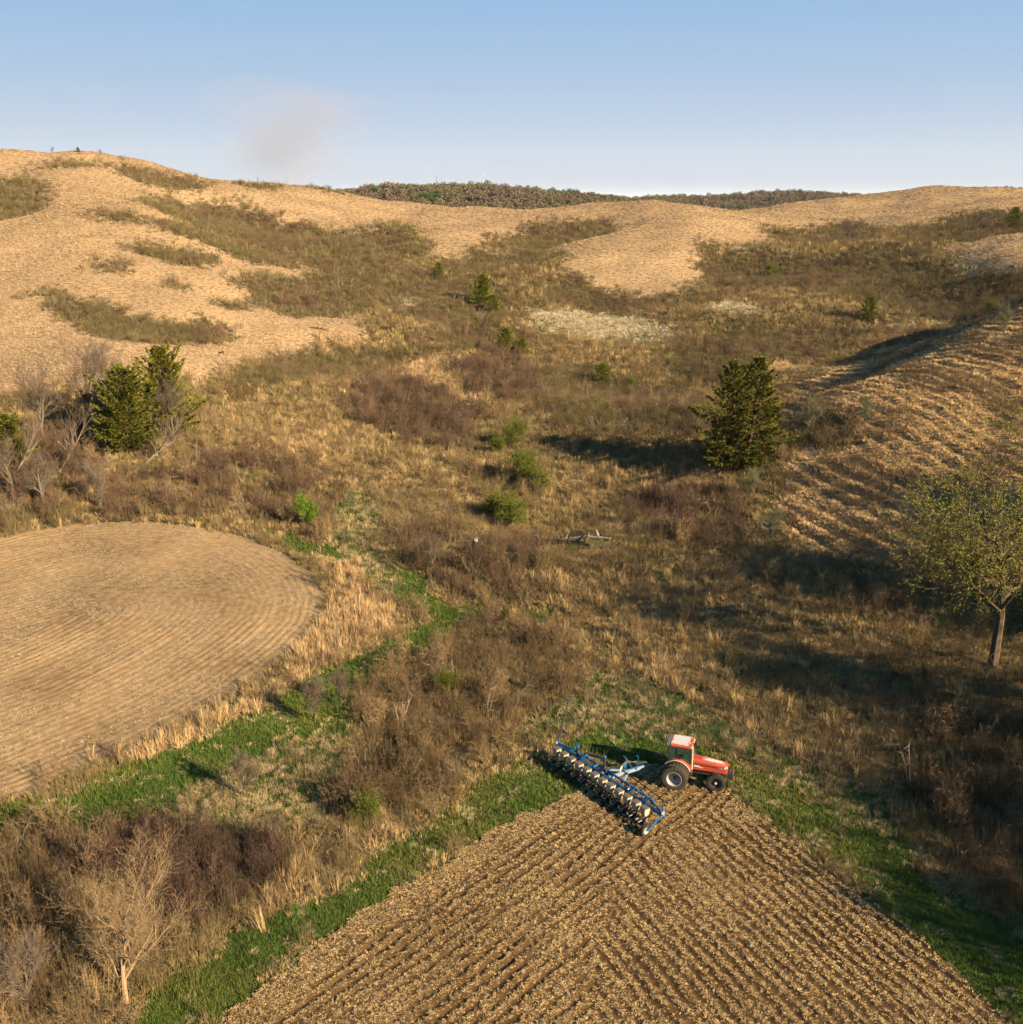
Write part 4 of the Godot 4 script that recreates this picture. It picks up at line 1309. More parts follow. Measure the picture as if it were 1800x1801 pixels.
	copy_of(sapling, "bare_tree", "grey sapling amid pale grass clumps between the fields", on_ground(-15.5, -53.6), 2.0, 0.75)
	copy_of(sapling, "bare_tree", "bare sapling beside the dark stump in the thicket", on_ground(-7.0, -88.0), 3.0, 0.85)
	# budding tree at the right
	var bud := bare_params(Color(0.10, 0.075, 0.052), Color(0.12, 0.09, 0.055))
	bud.kids = [14, 8, 6, 4]
	bud.first = [0.42, 0.22, 0.2, 0.1]
	bud.spread = 0.95
	bud.lift = 0.25
	bud.wobble = 0.2
	bud.leaf = Color(0.26, 0.235, 0.045)
	bud.shrink = [0.78, 0.6, 0.52, 0.5]
	bud.leaf_n = 10
	bud.leaf_size = 0.085
	var oak := tree("budding_tree", "spreading tree with dark crooked limbs and yellow-green buds", "tree", on_ground(34.4, -68.6), 17.0, 0.38, Vector3(0.04, 0, 0), bud)
	# the belt of trees beside the field; its long shadows reach into the picture
	bud.leaf_n = 6
	bud.leaf_size = 0.18
	var belt := tree("budding_tree", "budding tree in the belt along the field's shaded side", "tree", on_ground(41.0, -26.5), 13.0, 0.3, Vector3(0.02, 0, 0), bud, "tree belt beside the field")
	var k := 0
	for e in [[41.5, -51.0, 1.1], [47.0, -70.0, 1.15], [44.5, -38.5, 1.0], [54.0, -41.0, 1.1], [60.0, -57.0, 1.15], [55.0, -25.0, 0.95], [66.0, -74.0, 1.15]]:
		k += 1
		copy_of(belt, "budding_tree", "budding tree in the belt along the field's shaded side", on_ground(e[0], e[1]), k * 1.3, e[2], "tree belt beside the field")
	k = 0
	for e in [[79.0, -106.0, 0.9], [84.0, -112.0, 1.0], [76.0, -97.0, 0.8], [90.0, -104.0, 1.0], [72.0, -88.0, 0.85], [88.0, -122.0, 0.9]]:
		k += 1
		copy_of(belt, "budding_tree", "budding tree on top of the shaded slope", on_ground(e[0], e[1]), k * 2.1, e[2], "trees on the shaded hilltop")
	# fresh green trees and bushes
	var leafy := bare_params(Color(0.12, 0.09, 0.05), Color(0.14, 0.12, 0.04))
	leafy.levels = 3
	leafy.kids = [13, 7, 5, 0]
	leafy.first = [0.24, 0.15, 0.1, 0.1]
	leafy.leaf = Color(0.11, 0.20, 0.012)
	leafy.leaf_n = 6
	leafy.leaf_size = 0.11
	leafy.spread = 0.9
	tree("leafy_tree", "small round bright green tree at the tilled field's corner", "tree", on_ground(-20.2, -97.8), 4.0, 0.09, Vector3.ZERO, leafy)
	leafy.first = [0.06, 0.1, 0.1, 0.1]
	leafy.kids = [19, 8, 5, 0]
	leafy.shrink = [0.8, 0.6, 0.55, 0.5]
	leafy.wobble = 0.24
	leafy.leaf = Color(0.10, 0.125, 0.014)
	var bush := tree("green_bush", "bright green bush at the lip of the dark gully", "bush", on_ground(-0.5, -101.0), 4.2, 0.07, Vector3.ZERO, leafy)
	copy_of(bush, "green_bush", "bright green bush uphill of the one at the gully", on_ground(1.4, -112.0), 2.0, 1.05)
	copy_of(bush, "green_bush", "yellow-green bush, the topmost of the row above the gully", on_ground(0.8, -124.5), 4.0, 0.85)
	copy_of(bush, "green_bush", "low green bush in brown thicket above the planter", on_ground(-4.5, -66.0), 1.0, 0.5)
	copy_of(bush, "green_bush", "thin green bush where the thicket meets the green headland", on_ground(-7.8, -50.6), 3.0, 0.5)
	copy_of(bush, "green_bush", "tiny green bush in grey brush at the valley's middle", on_ground(18.6, -161.0), 2.6, 0.45)
	copy_of(bush, "green_bush", "green bush beneath the spur of the shaded slope", on_ground(86.0, -190.0), 2.6, 0.7)
	copy_of(bush, "green_bush", "green bush in the upper brush below the saddle", on_ground(61.5, -256.0), 0.6, 0.85)
	copy_of(bush, "green_bush", "ragged green bush beside the gully's bright bush", on_ground(-1.9, -103.6), 5.1, 0.7)
	copy_of(bush, "green_bush", "spreading green bush between the gully bush and the uphill one", on_ground(2.6, -110.0), 0.4, 0.75)
	copy_of(bush, "green_bush", "small yellow-green bush at the edge of the bush row", on_ground(-1.4, -122.0), 2.9, 0.6)
	# grey-green shrubs on the right
	var sage := bare_params(Color(0.15, 0.13, 0.09), Color(0.20, 0.19, 0.11))
	sage.kids = [13, 7, 5, 4]
	sage.first = [0.03, 0.1, 0.1, 0.1]
	sage.leaf = Color(0.19, 0.20, 0.09)
	sage.leaf_n = 1
	sage.leaf_size = 0.05
	var shrub := tree("budding_shrub", "pale grey-green shrub below the cedar's shaded slope beside brown thicket", "shrub", on_ground(24.2, -92.6), 3.4, 0.06, Vector3.ZERO, sage)
	copy_of(shrub, "budding_shrub", "round grey-green shrub below the twin-topped cedar", on_ground(24.6, -103.0), 1.1, 0.9)
	copy_of(shrub, "budding_shrub", "grey-green shrub on the slope beside the twin-topped cedar", on_ground(33.0, -112.5), 2.2, 1.1)
	copy_of(shrub, "budding_shrub", "grey-green shrub downhill from the shadowed spur", on_ground(38.0, -111.0), 3.7, 1.0)
	copy_of(shrub, "budding_shrub", "grey shrub at the end of the shadowed spur", on_ground(62.0, -133.0), 3.0, 1.1)
	copy_of(shrub, "budding_shrub", "yellow-green shrub under the budding tree's limbs", on_ground(22.0, -84.0), 5.0, 0.8)
	# big round thickets of the upper valley
	var dome := tree("bare_shrub", "big round leafless thicket standing out below the far saddle", "shrub", on_ground(88.0, -284.0), 8.0, 0.12, Vector3.ZERO, dark)
	dome.scale = Vector3(1.35, 0.9, 1.35)
	copy_of(dome, "bare_shrub", "dark leafless thicket in the shade below the long tan ridge", on_ground(120.0, -280.0), 2.0, 0.95)
	# bare trees on the skyline of the left hill
	copy_of(back, "bare_tree", "tiny bare tree on the skyline next to the dark cedar", on_ground(-123.0, -297.0, 0.3), 0.4, 0.2)
	copy_of(back, "bare_tree", "scrubby bare tree on the skyline beyond the dark cedar", on_ground(-110.5, -298.0, 0.3), 1.9, 0.18)
	logs()

func logs() -> void:
	var bleached := Color(0.44, 0.36, 0.27)
	var char_wood := Color(0.05, 0.038, 0.03)
	for e in [
		["fallen dark log lying across the gully below the green bush", Vector2(3.0, -97.6), Vector2(7.4, -92.4), 0.32, char_wood],
		["split fallen log with pale bark beside the dark gully log", Vector2(3.8, -98.2), Vector2(9.4, -95.0), 0.28, bleached],
		["bleached branch on dry grass uphill of the pale split log", Vector2(6.2, -113.2), Vector2(8.4, -112.4), 0.09, bleached],
		["short white log in grey brush on the shaded side of the twin-topped cedar", Vector2(12.0, -129.4), Vector2(15.8, -126.4), 0.2, bleached],
		["thin pale branch in brown thicket near the green bush", Vector2(-8.2, -103.0), Vector2(-4.8, -102.2), 0.07, bleached],
		["dark fallen branch on the tan slope below the long brush strip", Vector2(-44.0, -158.0), Vector2(-42.8, -156.0), 0.10, char_wood],
		["pair of dead limbs on the toe of the tan slope", Vector2(-35.0, -184.0), Vector2(-31.5, -182.5), 0.10, char_wood]]:
		var a := on_ground(e[1].x, e[1].y, 0.0)
		var b := on_ground(e[2].x, e[2].y, 0.0)
		var r: float = e[3]
		var mid := (a + b) * 0.5
		var o := thing("fallen_log", e[0], "log", mid)
		var s := Shape.new()
		var p0 := a - mid + Vector3(0, r, 0)
		var p1 := b - mid + Vector3(0, r * 0.8 + 0.25, 0)
		var bend := Vector3(rng.randf_range(-0.3, 0.3), 0.22, rng.randf_range(-0.3, 0.3))
		s.tube([p0, p0.lerp(p1, 0.35) + bend * 0.6, p0.lerp(p1, 0.7) + bend, p1], [r, r * 0.85, r * 0.65, r * 0.3], 7, e[4])
		part("trunk", s, mats.bark, o)
		for k in 4:
			s = Shape.new()
			var from := p0.lerp(p1, 0.3 + k * 0.18) + bend * 0.8
			var tip := from + (p1 - p0).normalized() * rng.randf_range(0.4, 1.0) + any_dir() * 0.7 + Vector3(0, 0.4, 0)
			s.tube([from, from.lerp(tip, 0.5) + any_dir() * 0.1, tip], [r * 0.4, r * 0.28, r * 0.1], 5, e[4])
			part("limb", s, mats.bark, o)
	var st := thing("tree_stump", "dark broken stump with a white splintered top in the thicket", "stump", on_ground(-3.4, -90.0))
	var s2 := Shape.new()
	s2.tube([Vector3.ZERO, Vector3(0.05, 0.9, 0), Vector3(0.12, 1.75, 0.05)], [0.30, 0.24, 0.2], 9, char_wood)
	s2.tube([Vector3(-0.15, 0, 0.1), Vector3(-0.25, 0.7, 0.15), Vector3(-0.3, 1.2, 0.1)], [0.16, 0.13, 0.1], 7, char_wood)
	part("trunk", s2, mats.bark, st)
	s2 = Shape.new()
	for k in 7:
		var c := Vector3(0.12, 1.7, 0.05) + Vector3(rng.randf_range(-0.14, 0.14), 0, rng.randf_range(-0.14, 0.14))
		s2.tube([c, c + Vector3(rng.randf_range(-0.05, 0.1), rng.randf_range(0.12, 0.34), 0)], [0.085, 0.03], 5, Color(0.40, 0.36, 0.31))
	part("splintered_top", s2, mats.bark, st)

# ------------------------------------------------------------------ beyond the prairie
func build_far_country() -> void:
	rng.seed = 5
	# crowns of a leafless wood, told apart by nobody
	var kinds := []
	for v in 3:
		var s := Shape.new()
		s.tube([Vector3.ZERO, Vector3(0.2, 5, 0)], [0.3, 0.15], 4, Color(0.12, 0.1, 0.08))
		for k in 130:
			var d := any_dir()
			d.y = absf(d.y) * 0.9
			var c := Vector3(0, 4.2, 0) + d * Vector3(3.6, 4.4, 3.6) * pow(rng.randf(), 0.4)
			leaf_tuft(s, c, rng.randf_range(0.7, 1.3), tint(Color.WHITE, 0.3))
		kinds.append(s.mesh(mats.twigs))
	var spots := [[], [], []]
	var cols := [[], [], []]
	for r in RIDGES:
		var far: float = -r[0]
		if far > 2000.0:
			continue
		var step: float = 6.2 * pow(far / 900.0, 0.9)
		var half: float = far * 0.62
		var z: float = r[0] - r[1] * 0.25
		while z < r[0] + r[1] * 1.45:
			var x := -half
			while x < half:
				var px := x + rng.randf_range(-0.5, 0.5) * step
				var pz := z + rng.randf_range(-0.5, 0.5) * step
				x += step
				var h := ground_height(px, pz)
				if h < 10.0:
					continue
				var k := rng.randi_range(0, 2)
				var sc: float = rng.randf_range(0.65, 1.15) * (1.0 if far < 1000.0 else 1.15)
				spots[k].append(Transform3D(Basis(Vector3.UP, rng.randf() * TAU).scaled(Vector3(sc, sc * rng.randf_range(0.8, 1.1), sc)), Vector3(px, h - 0.3, pz)))
				var m := noise_a.get_noise_2d(px * 0.25, pz * 0.25)
				var col := Color(0.155, 0.112, 0.082).lerp(Color(0.15, 0.13, 0.065), clampf(m * 1.6 + 0.35, 0.0, 1.0))
				if noise_a.get_noise_2d(px * 0.3 + 900.0, pz * 0.3) > 0.34:
					col = Color(0.075, 0.105, 0.03)
				cols[k].append(tint(col, 0.15))
			z += step
	scatter("far_wood", "mass of leafless trees covering the distant hills", "wood", "tree", kinds, spots, cols)
	# mast and tower on the wooded skyline
	var base := Vector3(-23.3, ground_height(-23.3, -903.0) - 0.3, -903.0)
	var t := thing("radio_tower", "slim white and red radio tower on the distant wooded skyline", "tower", base)
	var hgt := 15.0
	for k in 6:
		var s := Shape.new()
		var y0 := hgt * k / 6.0
		var y1 := hgt * (k + 1) / 6.0
		for c in 3:
			var a := TAU * c / 3.0
			var b := TAU * (c + 1) / 3.0
			var w0 := lerpf(0.9, 0.35, k / 6.0)
			var w1 := lerpf(0.9, 0.35, (k + 1) / 6.0)
			s.tube([Vector3(cos(a) * w0, y0, sin(a) * w0), Vector3(cos(a) * w1, y1, sin(a) * w1)], [0.11, 0.11], 5, Color.WHITE)
			s.tube([Vector3(cos(a) * w0, y0, sin(a) * w0), Vector3(cos(b) * w1, y1, sin(b) * w1)], [0.06, 0.06], 4, Color.WHITE)
		part("section", s, mats.white_paint if k % 2 == 1 else mats.dull_red_paint, t)
	var dish := Shape.new()
	dish.box(moved(0, hgt - 4.0, 0.8), Vector3(0.9, 1.4, 0.5), 0.2, Color.WHITE)
	part("antenna_panel", dish, mats.white_paint, t)
	var mast_at := Vector3(-61.5, ground_height(-61.5, -902.0) - 0.3, -902.0)
	var mt := thing("radio_mast", "thin dark mast on the distant skyline away from the white tower", "mast", mast_at)
	var ms := Shape.new()
	ms.tube([Vector3.ZERO, Vector3(0, 14.5, 0)], [0.2, 0.12], 6, Color.WHITE)
	part("pole", ms, mats.dark_steel, mt)
	# smoke of a distant grass fire
	var smoke := Node3D.new()
	smoke.name = "smoke_plume"
	smoke.set_meta("kind", "stuff")
	smoke.set_meta("label", "faint mauve smoke column rising behind the tallest tan hill")
	smoke.set_meta("category", "smoke")
	smoke.position = Vector3(-560, 0, -2750)
	add_child(smoke)
	for k in 15:
		# a leaning column that shears off to the side higher up
		var up: float = k / 14.0
		var rise := 290.0 * pow(up, 1.15)
		var drift: float = -20.0 + 45.0 * up + (pow(maxf(0.0, up - 0.55), 1.5) * rng.randf_range(-260.0, 620.0))
		var wide: float = lerpf(140.0, 190.0, up) * rng.randf_range(0.6, 1.2)
		var f := FogVolume.new()
		f.name = "smoke_puff"
		f.shape = RenderingServer.FOG_VOLUME_SHAPE_ELLIPSOID
		f.size = Vector3(wide * (1.0 + up * 1.3), wide * rng.randf_range(0.6, 1.1) * (1.15 - 0.6 * up), wide)
		f.position = Vector3(drift + rng.randf_range(-35, 35), 20.0 + rise + rng.randf_range(-18, 18) - maxf(0.0, up - 0.7) * 160.0, rng.randf_range(-60, 60))
		f.rotation.z = rng.randf_range(-0.5, 0.5)
		var m := FogMaterial.new()
		m.density = rng.randf_range(0.0007, 0.0011) * (1.0 - 0.4 * up)
		m.albedo = Color(0.72, 0.68, 0.71)
		f.material = m
		smoke.add_child(f, true)

func scatter(called: String, label: String, category: String, piece: String, meshes: Array, spots: Array, cols: Array) -> void:
	var root := Node3D.new()
	root.name = called
	root.set_meta("kind", "stuff")
	root.set_meta("label", label)
	root.set_meta("category", category)
	add_child(root)
	for k in meshes.size():
		if spots[k].is_empty():
			continue
		var mm := MultiMesh.new()
		mm.transform_format = MultiMesh.TRANSFORM_3D
		mm.use_colors = true
		mm.mesh = meshes[k]
		mm.instance_count = spots[k].size()
		for i in spots[k].size():
			mm.set_instance_transform(i, spots[k][i])
			mm.set_instance_color(i, cols[k][i])
		var o := MultiMeshInstance3D.new()
		o.name = piece
		o.multimesh = mm
		o.set_meta("kind", "stuff")
		root.add_child(o, true)
# ------------------------------------------------------------------ ground cover
func blade(s: Shape, base: Vector3, dir: Vector3, length: float, w: float, bend: float, col: Color) -> void:
	var side := Vector3(-dir.z, 0, dir.x).normalized().rotated(Vector3.UP, rng.randf_range(-0.8, 0.8)) * w * 0.5
	var mid := base + dir * length * 0.55
	var out := Vector3(dir.x, 0, dir.z)
	var tip := base + (dir * (1.0 - bend * 0.35) + out * bend).normalized() * length * (1.0 - bend * 0.15) - Vector3(0, bend * length * 0.2, 0)
	s.quad(base - side, base + side, mid + side * 0.9, mid - side * 0.9, col)
	s.tri(mid - side * 0.9, mid + side * 0.9, tip, col)

func tuft(count: int, spread: float, low: float, high: float, lean: float, bend: float, w: float, vary: float, wind := Vector3.ZERO) -> Shape:
	var s := Shape.new()
	for k in count:
		var a := rng.randf() * TAU
		var r := spread * sqrt(rng.randf())
		var d := (Vector3(cos(a), 0, sin(a)) * rng.randf_range(0.1, 1.0) * lean + Vector3.UP + wind).normalized()
		blade(s, Vector3(cos(a) * r, -0.04, sin(a) * r), d, rng.randf_range(low, high), w * rng.randf_range(0.7, 1.3), bend * rng.randf_range(0.2, 1.2), tint(Color.WHITE, vary))
	return s

func wand_clump(count: int, spread: float, high: float, twigs: int) -> Shape:
	var s := Shape.new()
	for k in count:
		var a := rng.randf() * TAU
		var r := spread * sqrt(rng.randf())
		var base := Vector3(cos(a) * r, -0.05, sin(a) * r)
		var d := (Vector3(cos(a), 0, sin(a)) * rng.randf_range(0.0, 0.4) + Vector3.UP).normalized()
		var l := high * rng.randf_range(0.55, 1.0)
		var col := tint(Color.WHITE, 0.3)
		ribbon(s, base, base + d * l, 0.022, col)
		for j in twigs:
			var f := rng.randf_range(0.35, 0.95)
			var p := base + d * l * f
			ribbon(s, p, p + (d + any_dir() * 0.8).normalized() * l * rng.randf_range(0.12, 0.3), 0.014, col)
	return s

func shrub_shape(high: float, wide: float, stems: int, leaf: float) -> Shape:
	var s := Shape.new()
	for k in stems:
		var a := rng.randf() * TAU
		var base := Vector3(cos(a), 0, sin(a)) * wide * 0.14 * rng.randf()
		var tip := base + Vector3(cos(a) * wide * 0.5 * sqrt(rng.randf()), high * rng.randf_range(0.6, 1.0), sin(a) * wide * 0.5 * sqrt(rng.randf()))
		var mid := base.lerp(tip, 0.5) + any_dir() * 0.12
		var col := tint(Color.WHITE, 0.25)
		ribbon(s, base - Vector3(0, 0.05, 0), mid, 0.05, col)
		ribbon(s, mid, tip, 0.036, col)
		for j in 7:
			var f := rng.randf_range(0.25, 1.0)
			var p := base.lerp(mid, f * 2.0) if f < 0.5 else mid.lerp(tip, f * 2.0 - 1.0)
			var q := p + ((tip - base).normalized() * 0.7 + any_dir() * 0.8).normalized() * high * rng.randf_range(0.14, 0.34)
			ribbon(s, p, q, 0.026, col)
			for i in 3:
				var g := p.lerp(q, rng.randf_range(0.3, 1.0))
				ribbon(s, g, g + ((q - p).normalized() + any_dir()).normalized() * high * rng.randf_range(0.06, 0.16), 0.02, tint(col, 0.2))
			if leaf > 0.0 and j % 2 == 0:
				for i in 3:
					leaf_tuft(s, p.lerp(q, rng.randf_range(0.4, 1.1)), 0.06, Color(0.95 * leaf, 1.25 * leaf, 0.45 * leaf))
	return s

func sapling_shape(high: float, stems: int) -> Shape:
	var s := Shape.new()
	for k in stems:
		var lean := Vector3(rng.randf_range(-0.4, 0.4), 1.0, rng.randf_range(-0.4, 0.4))
		var base := Vector3(rng.randf_range(-0.2, 0.2), -0.05, rng.randf_range(-0.2, 0.2))
		var mid := base + lean * high * 0.5 * rng.randf_range(0.7, 1.0)
		var tip := mid + (lean + any_dir() * 0.4) * high * 0.45
		var col := tint(Color.WHITE, 0.2)
		ribbon(s, base, mid, 0.11, col)
		ribbon(s, mid.lerp(base, 0.15), tip, 0.07, col)
		for j in 6:
			var p := base.lerp(mid, rng.randf_range(0.5, 1.0)) if j < 2 else mid.lerp(tip, rng.randf())
			ribbon(s, p, p + (lean.normalized() * 0.7 + any_dir()).normalized() * high * rng.randf_range(0.12, 0.3), 0.04, col)
	return s

func straw_shape(n: int, flat: float) -> Shape:
	var s := Shape.new()
	for k in n:
		var a := rng.randf() * TAU
		var c := Vector3(rng.randf_range(-0.1, 0.1), rng.randf_range(0.0, 0.03), rng.randf_range(-0.1, 0.1))
		var d := Vector3(cos(a), rng.randf_range(-0.1, 0.45) * flat, sin(a)).normalized()
		var l := rng.randf_range(0.04, 0.15)
		var w := Vector3(-d.z, rng.randf_range(-0.4, 0.4), d.x).normalized() * rng.randf_range(0.006, 0.017)
		var bend := Vector3(0, rng.randf_range(0.0, 0.04), 0)
		var col := tint(Color.WHITE, 0.4)
		s.quad(c - d * l * 0.5 - w, c - d * l * 0.5 + w, c + bend + w, c + bend - w, col)
		s.quad(c + bend - w, c + bend + w, c + d * l * 0.5 + w, c + d * l * 0.5 - w, col)
	return s

var bag := {}

func kind_of_cover(called: String, label: String, category: String, piece: String, meshes: Array) -> void:
	var sp := []
	var co := []
	for k in meshes.size():
		sp.append([])
		co.append([])
	bag[called] = [label, category, piece, meshes, sp, co]

func plant(called: String, at: Vector3, size: Vector3, col: Color, lean := 0.0) -> void:
	var b: Array = bag[called]
	var k := rng.randi_range(0, b[3].size() - 1)
	var basis := Basis(Vector3.UP, rng.randf() * TAU)
	if lean > 0.0:
		basis = Basis(Vector3(rng.randf_range(-1, 1), 0, rng.randf_range(-1, 1)).normalized(), rng.randf() * lean) * basis
	b[4][k].append(Transform3D(basis.scaled_local(size), at))
	b[5][k].append(col)

func vary(col: Color, m: float) -> Color:
	m *= 0.88
	return Color(col.r * m, col.g * m, col.b * m)

func build_cover() -> void:
	rng.seed = 4242
	var dry: Material = mats.dry_blades
	var wind := Vector3(-0.18, 0, -0.05)
	kind_of_cover("prairie_grass", "dry tan prairie grass over the hills and slopes", "grass", "tussock", [
		tuft(22, 0.22, 0.28, 0.62, 0.55, 0.35, 0.035, 0.22, wind).mesh(dry), tuft(26, 0.26, 0.22, 0.55, 0.8, 0.5, 0.035, 0.22, wind).mesh(dry), tuft(18, 0.2, 0.35, 0.75, 0.45, 0.3, 0.032, 0.22, wind).mesh(dry)])
	kind_of_cover("tall_grass", "tall straw-coloured grass in bright clumps at field edges", "grass", "tussock", [
		tuft(30, 0.22, 0.7, 1.5, 0.5, 0.45, 0.026, 0.2, wind).mesh(dry), tuft(26, 0.2, 0.6, 1.35, 0.7, 0.6, 0.026, 0.2, wind).mesh(dry)])
	kind_of_cover("matted_grass", "pale bent-over grass clumps between the fields and headlands", "grass", "tussock", [
		tuft(26, 0.16, 0.35, 0.75, 1.2, 0.9, 0.028, 0.25, wind).mesh(dry), tuft(24, 0.2, 0.3, 0.6, 1.5, 1.1, 0.03, 0.25).mesh(dry)])
	kind_of_cover("green_grass", "short bright green spring grass on banks and headlands", "grass", "sod", [
		tuft(26, 0.24, 0.10, 0.26, 0.8, 0.5, 0.026, 0.3).mesh(mats.green_blades), tuft(22, 0.2, 0.14, 0.36, 0.6, 0.5, 0.024, 0.3).mesh(mats.green_blades)])
	kind_of_cover("dead_stems", "fine brown weed stems standing among the grass", "weeds", "stems", [
		wand_clump(12, 0.3, 1.3, 3).mesh(mats.twigs), wand_clump(10, 0.35, 1.6, 4).mesh(mats.twigs)])
	kind_of_cover("bare_brush", "leafless brown brush filling the draws and valley floor", "brush", "shrub", [
		shrub_shape(2.0, 1.8, 13, 0.0).mesh(mats.twigs), shrub_shape(2.4, 1.6, 11, 0.0).mesh(mats.twigs), shrub_shape(1.7, 2.0, 13, 0.0).mesh(mats.twigs), shrub_shape(2.1, 1.9, 12, 0.0).mesh(mats.twigs)])
	kind_of_cover("budding_brush", "brush with a haze of olive buds in the draws", "brush", "shrub", [
		shrub_shape(2.0, 1.7, 12, 1.0).mesh(mats.twigs), shrub_shape(1.7, 1.9, 12, 1.1).mesh(mats.twigs)])
	kind_of_cover("pale_saplings", "thin pale dead saplings poking out of the brush", "saplings", "sapling", [
		sapling_shape(3.0, 3).mesh(mats.twigs), sapling_shape(2.5, 4).mesh(mats.twigs), sapling_shape(3.6, 2).mesh(mats.twigs)])
	kind_of_cover("corn_residue", "shredded corn stalks littering the stubble field", "straw", "stalks", [
		straw_shape(7, 0.45).mesh(dry), straw_shape(6, 0.6).mesh(dry), straw_shape(8, 0.3).mesh(dry)])
	kind_of_cover("chaff", "pale flecks of old stalk on the tilled field", "straw", "stalks", [
		straw_shape(6, 0.5).mesh(dry), straw_shape(5, 0.3).mesh(dry)])
	var z := -33.0
	while z > -412.0:
		var far := -z
		var sp: float = 0.235 * pow(far / 60.0, 0.72)
		var half: float = 0.535 * far + 7.0
		var x := -half
		while x < half:
			var px := x + rng.randf_range(-0.6, 0.6) * sp
			var pz := z + rng.randf_range(-0.6, 0.6) * sp
			x += sp
			grow_at(px, pz, sp, far)
		z -= sp
	litter()
	for called in bag:
		var b: Array = bag[called]
		scatter(called, b[0], b[1], b[2], b[3], b[4], b[5])

